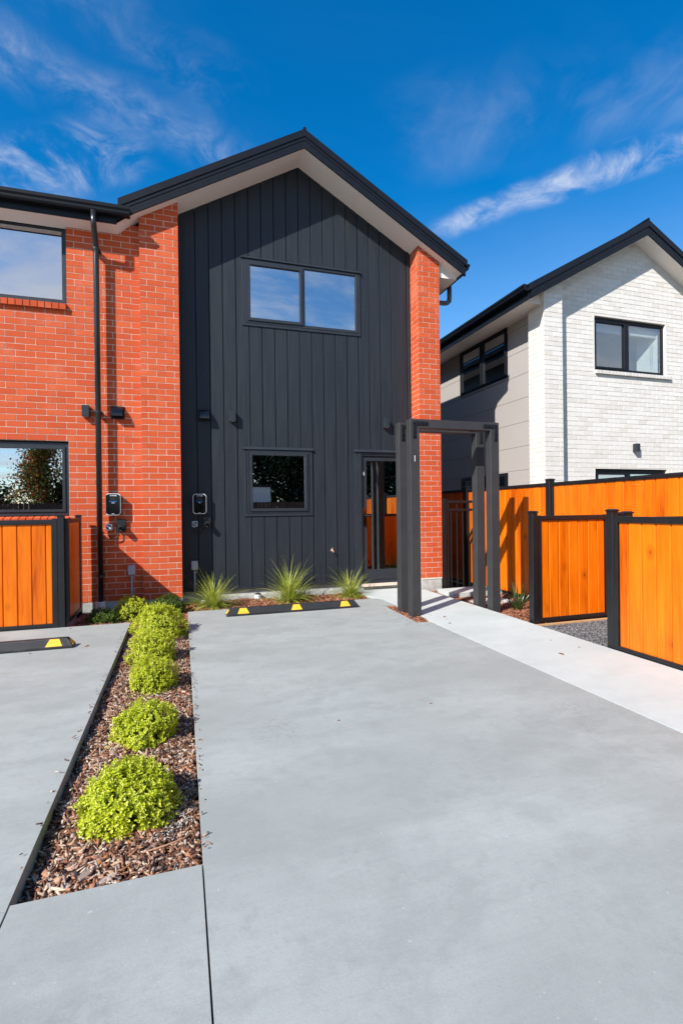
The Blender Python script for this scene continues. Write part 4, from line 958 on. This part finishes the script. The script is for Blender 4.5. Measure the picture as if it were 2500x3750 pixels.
def shrub(x, y, z, rx, ry, rz, tips, leaf, label, m=LIME, seed=0, group='rounded lime green shrubs in the bark strip'):
    R = np.random.default_rng(seed)
    t = thing('shrub', (x, y, z), label, 'shrub', group)
    u_ = R.normal(size=(tips*2, 3)); u_ = unit(u_); u_ = u_[u_[:, 2] > -.30][:tips]; n = len(u_)
    ph = R.uniform(0, 6, 6)
    lump = 1+.10*np.sin(u_[:, 0]*5+ph[0])*np.cos(u_[:, 1]*4+ph[1])+.07*np.sin(u_[:, 2]*7+ph[2]+u_[:, 0]*4)+.06*np.sin(u_[:, 1]*9+ph[3])
    rad = lump*R.choice([1, .97, .9, .8, .68], n, p=[.36, .26, .18, .12, .08])*R.uniform(.95, 1.06, n)
    Pt = u_*rad[:, None]*np.array([rx, ry, rz])+np.array([x, y, z+rz*.34])
    Pt[:, 2] = np.maximum(Pt[:, 2], z+.01)
    ax = unit(u_*np.array([1/rx, 1/ry, 1/rz])*rx+np.array([0, 0, .55])+R.normal(0, .28, (n, 3)))
    CC, DD, NN, LL, WW = [], [], [], [], []
    a0 = R.uniform(0, 6.28, n); e1 = unit(np.cross(ax, np.array([.3, .2, 1.0])+R.normal(0, .1, (n, 3)))); e2 = np.cross(ax, e1)
    for lev in range(4):
        for k in range(2):
            a = a0+lev*math.pi/2+k*math.pi+R.normal(0, .2, n); el = np.array([.25, .50, .75, 1.1][lev])+R.normal(0, .12, n)
            rad_ = e1*np.cos(a)[:, None]+e2*np.sin(a)[:, None]
            D = unit(rad_*np.cos(el)[:, None]+ax*np.sin(el)[:, None]); Nl = unit(ax*np.cos(el)[:, None]-rad_*np.sin(el)[:, None])
            CC.append(Pt-ax*(leaf*(1.1-.42*lev))); DD.append(D); NN.append(Nl)
            l = leaf*R.uniform(.75, 1.15, n)*[1, 1, .85, .6][lev]; LL.append(l); WW.append(l*R.uniform(.50, .64, n))
    V, F = leaves_mesh(np.concatenate(CC), np.concatenate(DD), np.concatenate(NN), np.concatenate(LL), np.concatenate(WW))
    f = npmesh('foliage', V, F, m, t)
    ns = 14; cc_, dd_, nn2, ll_ = [], [], [], []
    for k in range(ns):
        a = R.uniform(0, 6.28); e = R.uniform(.35, 1.5); d0 = np.array([math.cos(a)*math.cos(e), math.sin(a)*math.cos(e), math.sin(e)])
        b0_ = d0*np.array([rx, ry, rz])*1.0+np.array([x, y, z+rz*.34]); g_l = R.uniform(.02, .05)
        dd0 = d0*np.array([.6, .6, 1]); dd0 /= np.linalg.norm(dd0)
        for q_ in range(5):
            a2 = q_*2.4+k; r_ = np.array([math.cos(a2), math.sin(a2), .5]); r_ /= np.linalg.norm(r_)
            cc_.append(b0_+dd0*g_l*q_/4); dd_.append(r_); nn2.append(np.cross(r_, np.array([-math.sin(a2), math.cos(a2), 0]))*-1); ll_.append(leaf*(.9-.1*q_))
    V2, F2 = leaves_mesh(np.array(cc_), unit(np.array(dd_)), unit(np.array(nn2)), np.array(ll_), np.array(ll_)*.55)
    npmesh('shoot', V2, F2, m, t)['kind'] = 'stuff'
    # twiggy core
    core = MB()
    for k in range(26):
        a = R.uniform(0, 6.28); e = R.uniform(.2, 1.4); d = Vector((math.cos(a)*math.cos(e)*rx*.8, math.sin(a)*math.cos(e)*ry*.8, math.sin(e)*rz*1.05))
        core.tube([(x, y, z), Vector((x, y, z))+d*.5+Vector((0, 0, .01)), Vector((x, y, z))+d], [.005, .0035, .002], 4)
    core.build('stem', BARK, t)
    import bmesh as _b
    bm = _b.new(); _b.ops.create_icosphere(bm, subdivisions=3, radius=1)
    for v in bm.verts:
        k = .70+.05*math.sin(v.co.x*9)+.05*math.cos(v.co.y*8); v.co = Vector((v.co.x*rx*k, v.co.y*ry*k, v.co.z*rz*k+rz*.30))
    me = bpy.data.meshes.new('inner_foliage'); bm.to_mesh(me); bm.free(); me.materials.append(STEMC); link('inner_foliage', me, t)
    return t
B0 = -.185
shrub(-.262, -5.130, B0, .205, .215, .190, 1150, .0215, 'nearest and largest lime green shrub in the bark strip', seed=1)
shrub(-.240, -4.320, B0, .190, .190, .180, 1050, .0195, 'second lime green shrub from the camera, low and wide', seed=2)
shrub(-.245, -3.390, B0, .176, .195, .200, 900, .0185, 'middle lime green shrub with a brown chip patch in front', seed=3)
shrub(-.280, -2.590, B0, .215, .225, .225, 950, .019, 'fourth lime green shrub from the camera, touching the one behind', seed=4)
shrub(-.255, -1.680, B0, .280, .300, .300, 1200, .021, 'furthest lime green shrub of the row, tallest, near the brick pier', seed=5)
shrub(-.640, -.42, -.17, .23, .20, .22, 520, .024, 'half lit green shrub below the junction box on the brick', LIME, 6, 'small shrubs by the brick wall')
shrub(-.960, -.62, -.17, .20, .17, .15, 380, .024, 'dark low shrub in shade by the fence corner', GREENL, 7, 'small shrubs by the brick wall')
shrub(-.200, -.34, -.17, .23, .16, .20, 420, .024, 'dark shaded shrub at the foot of the brick pier', GREENL, 8, 'small shrubs by the brick wall')

def blades(t, x, y, z, n, L, wd, spread, m, seed, droop=1.0, seg=6, name='blade'):
    R = np.random.default_rng(seed); V = []; F = []
    for i in range(n):
        a = R.uniform(0, 2*math.pi); tl = spread*R.uniform(.08, 1.0)**.8; l = L*R.choice([.45, .7, .9, 1.0, 1.25], p=[.2, .3, .28, .17, .05])*R.uniform(.85, 1.1)*(1.05 if tl < .5 else .95); b = droop*R.uniform(.5, 1.5)*(.35+tl)
        r0 = R.uniform(0, .05); bx_, by_ = x+r0*math.cos(a*3), y+r0*math.sin(a*2.3); w_ = wd*R.uniform(.7, 1.2)
        side = np.array([-math.sin(a), math.cos(a), 0]); p = np.array([bx_, by_, z]); ang = tl; k0 = len(V)
        tw = R.uniform(-.5, .5)
        for s in range(seg+1):
            f = s/seg; ww = w_*(1-f**1.6)*.5+.0003
            sd_ = side*math.cos(tw*f)+np.array([0, 0, 1])*math.sin(tw*f)
            V += [p+sd_*ww, p-sd_*ww]
            st = l/seg; ang2 = ang+b*f; p = p+np.array([math.cos(a)*math.sin(ang2), math.sin(a)*math.sin(ang2), math.cos(ang2)])*st
            p[2] = max(p[2], -.16)
        for s in range(seg): q = k0+2*s; F.append((q, q+1, q+3, q+2))
    return npmesh(name, np.array(V), np.array(F), m, t)
def tussock(x, y, n, L, label, seed, spread=.5, dr_=1.5):
    t = thing('grass_tussock', (x, y, -.16), label, 'ornamental grass', 'grass tussocks along the dark wall')
    blades(t, x, y, -.165, n, L, .0085, spread, GRASSM, seed, dr_, 8, 'blades')
tussock(.42, -.14, 950, .54, 'wide flopping grass tussock at the left by the brick pier', 11, 1.42, .75)
tussock(1.56, -.04, 700, .62, 'tallest upright grass tussock in the middle of the dark wall', 12, 1.12, .8)
tussock(2.56, .00, 420, .54, 'small grass tussock nearest the front door', 13, 1.2, .8)
fx = thing('flax_plant', (4.37, -1.72, -.17), 'dark spiky flax plant in the bark beside the low screen fence', 'flax')
for i in range(26):
    R = random.Random(100+i); a = i*2.4; tl = .12+.9*((i % 9)/9); L = .30+.12*R.random(); o_ = MB(); V = []; p = Vector((4.40+.02*math.cos(a), -1.76+.02*math.sin(a), -.17)); side = Vector((-math.sin(a), math.cos(a), 0))
    for s in range(6):
        f = s/5; ww = .012*(1-f)**.6*(1.0)+.0005; V += [tuple(p+side*ww), tuple(p+Vector((math.cos(a)*.004, math.sin(a)*.004, -.004))), tuple(p-side*ww)]
        an = tl+.45*f*tl; p = p+Vector((math.cos(a)*math.sin(an), math.sin(a)*math.sin(an), math.cos(an)))*L/5
    o_.add(V, [(3*s+j, 3*s+j+1, 3*s+j+4, 3*s+j+3) for s in range(5) for j in (0, 1)]); me = bpy.data.meshes.new('leaf'); me.from_pydata([(v[0]-4.37, v[1]+1.72, v[2]+.17) for v in o_.v], [], o_.f); me.materials.append(FLAXM); link('leaf', me, fx)

# ------------------------------------------------------------------ small litter
LEAFB = mat('dry_leaf', (.20, .085, .035), .7, .3)[0]; TWIGM = mat('twig', (.50, .27, .16), .6, .3)[0]; TANL = mat('tan_leaf', (.48, .28, .12), .7, .3)[0]; REDL = mat('red_leaf', (.36, .07, .02), .6, .3)[0]
PEB = mat('dark_pebble', (.10, .095, .09), .7, .3)[0]; GREYS = mat('grey_stone', (.36, .40, .42), .7, .3)[0]; CHIPG = mat('weathered_chip', (.27, .20, .165), .85, .2)[0]; CHIPO = mat('orange_chip', (.50, .20, .06), .75, .2)[0]
def litter(x, y, z, size, m, label, seed, name='fallen_leaf', cat='leaf', group='dry leaves on the concrete', el=1.6):
    R = random.Random(seed); t = MB(); n = 7; a0 = R.uniform(0, 6)
    ring_ = [(x+size*el*.5*math.cos(a)*math.cos(a0)-size*.5*math.sin(a)*math.sin(a0)*R.uniform(.7, 1.2), y+size*el*.5*math.cos(a)*math.sin(a0)+size*.5*math.sin(a)*math.cos(a0)*R.uniform(.7, 1.2), z+.002+size*.22*abs(math.sin(a))*R.uniform(.5, 1.3)) for a in [2*math.pi*k/n for k in range(n)]]
    V = ring_+[(x, y, z+.003)]+[(p[0], p[1], p[2]-.0015) for p in ring_]+[(x, y, z+.001)]
    F = [(k, (k+1) % n, n) for k in range(n)]+[(n+1+(k+1) % n, n+1+k, 2*n+1) for k in range(n)]+[(k, n+1+k, n+1+(k+1) % n, (k+1) % n) for k in range(n)]
    o_ = thing(name, (x, y, z), label, cat, group); t.add(V, F).build('blade', m, o_)
    return o_
def pebble(x, y, z, s, m, label, name='pebble', group=None, cat='pebble'):
    import bmesh as _b
    bm = _b.new(); _b.ops.create_icosphere(bm, subdivisions=2, radius=1); R = random.Random(int(abs(x*1000+y*77)))
    for v in bm.verts: v.co = Vector((v.co.x*s[0], v.co.y*s[1], v.co.z*s[2]))*R.uniform(.85, 1.12)
    me = bpy.data.meshes.new(name); bm.to_mesh(me); bm.free(); me.materials.append(m); o_ = link(name, me, None, (x, y, z)); tag(o_, label, cat, group); return o_
ZT = GZ
litter(-.945, -1.985, ZT, .034, TANL, 'curled tan leaf just right of the left wheel stop', 1)
litter(-1.26, -1.06, ZT, .016, LEAFB, 'tiny brown leaf scrap on the concrete under the left fence', 2)
litter(-1.42, -2.10, ZT, .018, LEAFB, 'tiny brown leaf scrap in front of the left wheel stop', 3)
litter(3.105, -2.04, ZT+.003, .030, LEAFB, 'dark curled leaf on the path inside the portal', 4)
litter(2.99, -2.38, ZT+.003, .024, LEAFB, 'small brown leaf lying where path meets drive below the portal', 5)
litter(3.30, -3.86, ZT+.003, .028, LEAFB, 'long reddish bark scrap on the white path', 6, el=2.6)
litter(3.62, -3.73, ZT+.003, .014, PEB, 'dark grit beside bark scrap on the white path', 7)
litter(3.55, -3.42, ZT+.003, .014, PEB, 'dark grit on the white path below the gravel', 8)
litter(1.62, -4.52, ZT, .012, LEAFB, 'tiny dark speck of leaf on the right half of the drive', 9)
litter(2.50, -1.62, ZT, .013, LEAFB, 'tiny dark leaf speck on the drive left of the portal', 10)
litter(.93, -4.58, ZT, .011, LEAFB, 'tiny dark leaf speck near the middle of the drive', 11)
litter(.005, -3.60, -.165, .05, REDL, 'red autumn leaf on the bark beside the middle shrub', 12, group=None, el=1.1)
tw = thing('twig', (-.1, -5.5, -.15), 'long pale orange curved twig lying across the near end of the bark strip', 'twig')
MB().tube([(-.300, -5.560, -.152), (-.25, -5.515, -.146), (-.18, -5.475, -.143), (-.10, -5.460, -.142), (-.03, -5.43, -.146), (.038, -5.37, -.150)], [.004, .0042, .004, .0036, .003, .0022], 7).build('stem', TWIGM, tw, smooth=True)
def bigchip(x, y, z, L, W, T, a, m, label, seed):
    R = random.Random(seed); c, s = math.cos(a), math.sin(a); pl = [(-L/2, -W*.3), (-L*.2, -W*.55), (L*.25, -W*.45), (L/2, -W*.1), (L*.35, W*.4), (-L*.1, W*.5), (-L*.45, W*.25)]
    pl = [(x+(u*R.uniform(.9, 1.1))*c-v*s, y+u*s+v*R.uniform(.8, 1.2)*c) for u, v in pl]
    o_ = MB().prism(pl, 'z', z, z+T).build('bark_chip', m, None, bevel=.002); tag(o_, label, 'bark chip', 'large bark chips on the bed')
bigchip(-.330, -5.435, -.158, .095, .026, .010, 1.0, CHIPO, 'large orange wood chip below the nearest shrub', 1)
bigchip(-.385, -5.525, -.162, .070, .036, .018, .9, CHIPG, 'thick grey bark chunk near the front left of the strip', 2)
bigchip(-.140, -5.430, -.157, .090, .030, .012, .4, CHIPG, 'long grey brown chip above the twig', 3)
bigchip(-.230, -5.400, -.156, .110, .012, .007, 1.35, CHIPG, 'thin pale splinter standing out below the nearest shrub', 4)
bigchip(-.470, -4.95, -.165, .070, .022, .009, .1, CHIPG, 'flat grey chip left of the nearest shrub', 5)
bigchip(-.400, -4.10, -.160, .060, .032, .009, .1, CHIPG, 'flat whitish chip left of the gap behind the second shrub', 6)
bigchip(-.300, -5.58, -.158, .075, .030, .014, .5, CHIP, 'dark brown chunk by the near edge of the strip', 7)
pebble(-.430, -4.92, -.160, (.014, .010, .008), GREYS, 'small blue grey pebble left of the nearest shrub', group='pebbles in the bark')
pebble(-.060, -5.17, -.165, (.014, .011, .008), GREYS, 'small blue grey pebble right of the nearest shrub', group='pebbles in the bark')
pebble(-.030, -4.25, -.160, (.018, .012, .009), GREYS, 'pale pebble right of the second shrub', group='pebbles in the bark')
scatter('bark_crumbs', [(.046, -5.6), (.075, -5.6), (.085, -.6), (.06, -.6)], 90, lambda x, y: GZ+.004+0*x, (.006, .018), (.003, .008), (.002, .004), CHIP, .1)
scatter('bark_crumbs', [(-.64, -5.5), (-.612, -5.5), (-.63, -1.0), (-.66, -1.0)], 60, lambda x, y: GZ+.004+0*x, (.006, .016), (.003, .008), (.002, .004), CHIP, .1)
scatter('bark_crumbs', [(2.4, -2.45), (3.1, -2.5), (3.0, -1.0), (2.6, -.9)], 50, lambda x, y: GZ+.007+0*x, (.006, .018), (.003, .008), (.002, .004), CHIPR, .1)
# pale lichen crumbs near the twig
scatter('lichen_crumbs', [(-.16, -5.43), (-.02, -5.33), (.02, -5.30), (-.02, -5.27), (-.12, -5.35)], 110, lambda x, y: -.150+0*x, (.004, .012), (.004, .009), (.002, .005), LICH, .5)

# ------------------------------------------------------------------ what stands behind the camera (seen in the glass)
bf_ = thing('paling_fence', (2, -11.6, -.3), 'dark timber paling fence across the yard behind the camera', 'fence')
x = -16.0; mb = MB(); k = 0
while x < 22:
    if -9 < x < 12 and k < 299: MB().box(x+.004, x+.146, -11.62, -11.60, -.3, 1.60+random.uniform(-.008, .008)).build('paling', OLDW, bf_); k += 1
    else: mb.box(x+.004, x+.146, -11.62, -11.60, -.3, 1.60)
    x += .15
o_ = mb.build('paling', OLDW, bf_); o_['kind'] = 'stuff'
MB().box(-16, 22, -11.68, -11.621, 1.2, 1.28).box(-16, 22, -11.68, -11.621, .2, .28).build('rail', OLDW, bf_)
def tree(name, x, y, h, rx, rz, n, leaf, m, label, seed, cat='tree', base=1.0, trunk=.07, clumps=26):
    R = np.random.default_rng(seed); t = thing(name, (x, y, -.3), label, cat, 'trees behind the camera')
    tr = MB(); tr.tube([(x, y, -.3), (x+.03, y, h*.3), (x-.02, y+.03, h*.6), (x, y, h*.92)], [trunk, trunk*.8, trunk*.5, .01], 8)
    cc = []
    for k in range(clumps):
        f = R.uniform(0, 1); zz_ = base+(h-base)*f; rr = rx*math.sqrt(max(.05, 1-((f-.35)/.68)**2))*R.uniform(.25, .95); a = R.uniform(0, 6.28)
        c = np.array([x+rr*math.cos(a), y+rr*math.sin(a), zz_]); cc.append(c)
        tr.tube([(x, y, max(.3, zz_-.5*rr-.2)), tuple(c)], [trunk*.35, .008], 5)
    tr.build('trunk', BARK, t)
    ci = R.integers(0, clumps, n); C = np.array(cc)[ci]+R.normal(0, 1, (n, 3))*np.array([rx*.20, rx*.20, rz*.13])
    D = unit(R.normal(size=(n, 3))+np.array([0, 0, -.3])); Nn = unit(np.cross(D, R.normal(size=(n, 3)))); L = leaf*R.uniform(.6, 1.3, n)
    V, F = leaves_mesh(C, D, Nn, L, L*.55); npmesh('crown', V, F, m, t)
tree('maple_tree', -5.0, -14.2, 3.95, 1.05, 2.6, 12000, .105, AUTL, 'young autumn maple with red and yellow leaves reflected in the lower left window', 31, base=.5, clumps=46)
tree('maple_tree', -3.6, -14.8, 3.0, 1.1, 2.2, 9000, .11, TREED, 'green leafed tree beside the autumn maple', 32)
tree('hedge_tree', -8.2, -15.5, 2.45, 2.0, 1.8, 9000, .13, TREED, 'low dark tree left of the maple', 33)
for i, (x, h, r_) in enumerate(((1.6, 5.2, 1.5), (3.7, 6.0, 1.7), (5.9, 5.6, 1.6), (8.2, 5.4, 1.6), (10.6, 4.6, 1.5), (13.4, 6.2, 2.0), (17, 6.5, 2.4))):
    tree('evergreen_tree', x, -15.0-.4*(i % 2), h, r_*1.15, h*.8, 11500, .18, TREED, ['first', 'second', 'third', 'fourth', 'fifth', 'sixth', 'seventh'][i]+' evergreen from the left in the row behind the dark paling fence', 40+i, base=.6, trunk=.14, clumps=44)
sh = thing('cream_shed', (3.0, -13.2, -.3), 'small cream block shed behind the dark paling fence', 'shed')
MB().box(1.9, 3.62, -14.3, -12.9, -.3, 2.25).build('wall', CREAM, sh); MB().box(1.85, 3.67, -14.35, -12.85, 2.251, 2.33).build('roof', BLACKM, sh)
S.cycles.max_bounces = 8; S.cycles.transparent_max_bounces = 8; S.cycles.glossy_bounces = 4
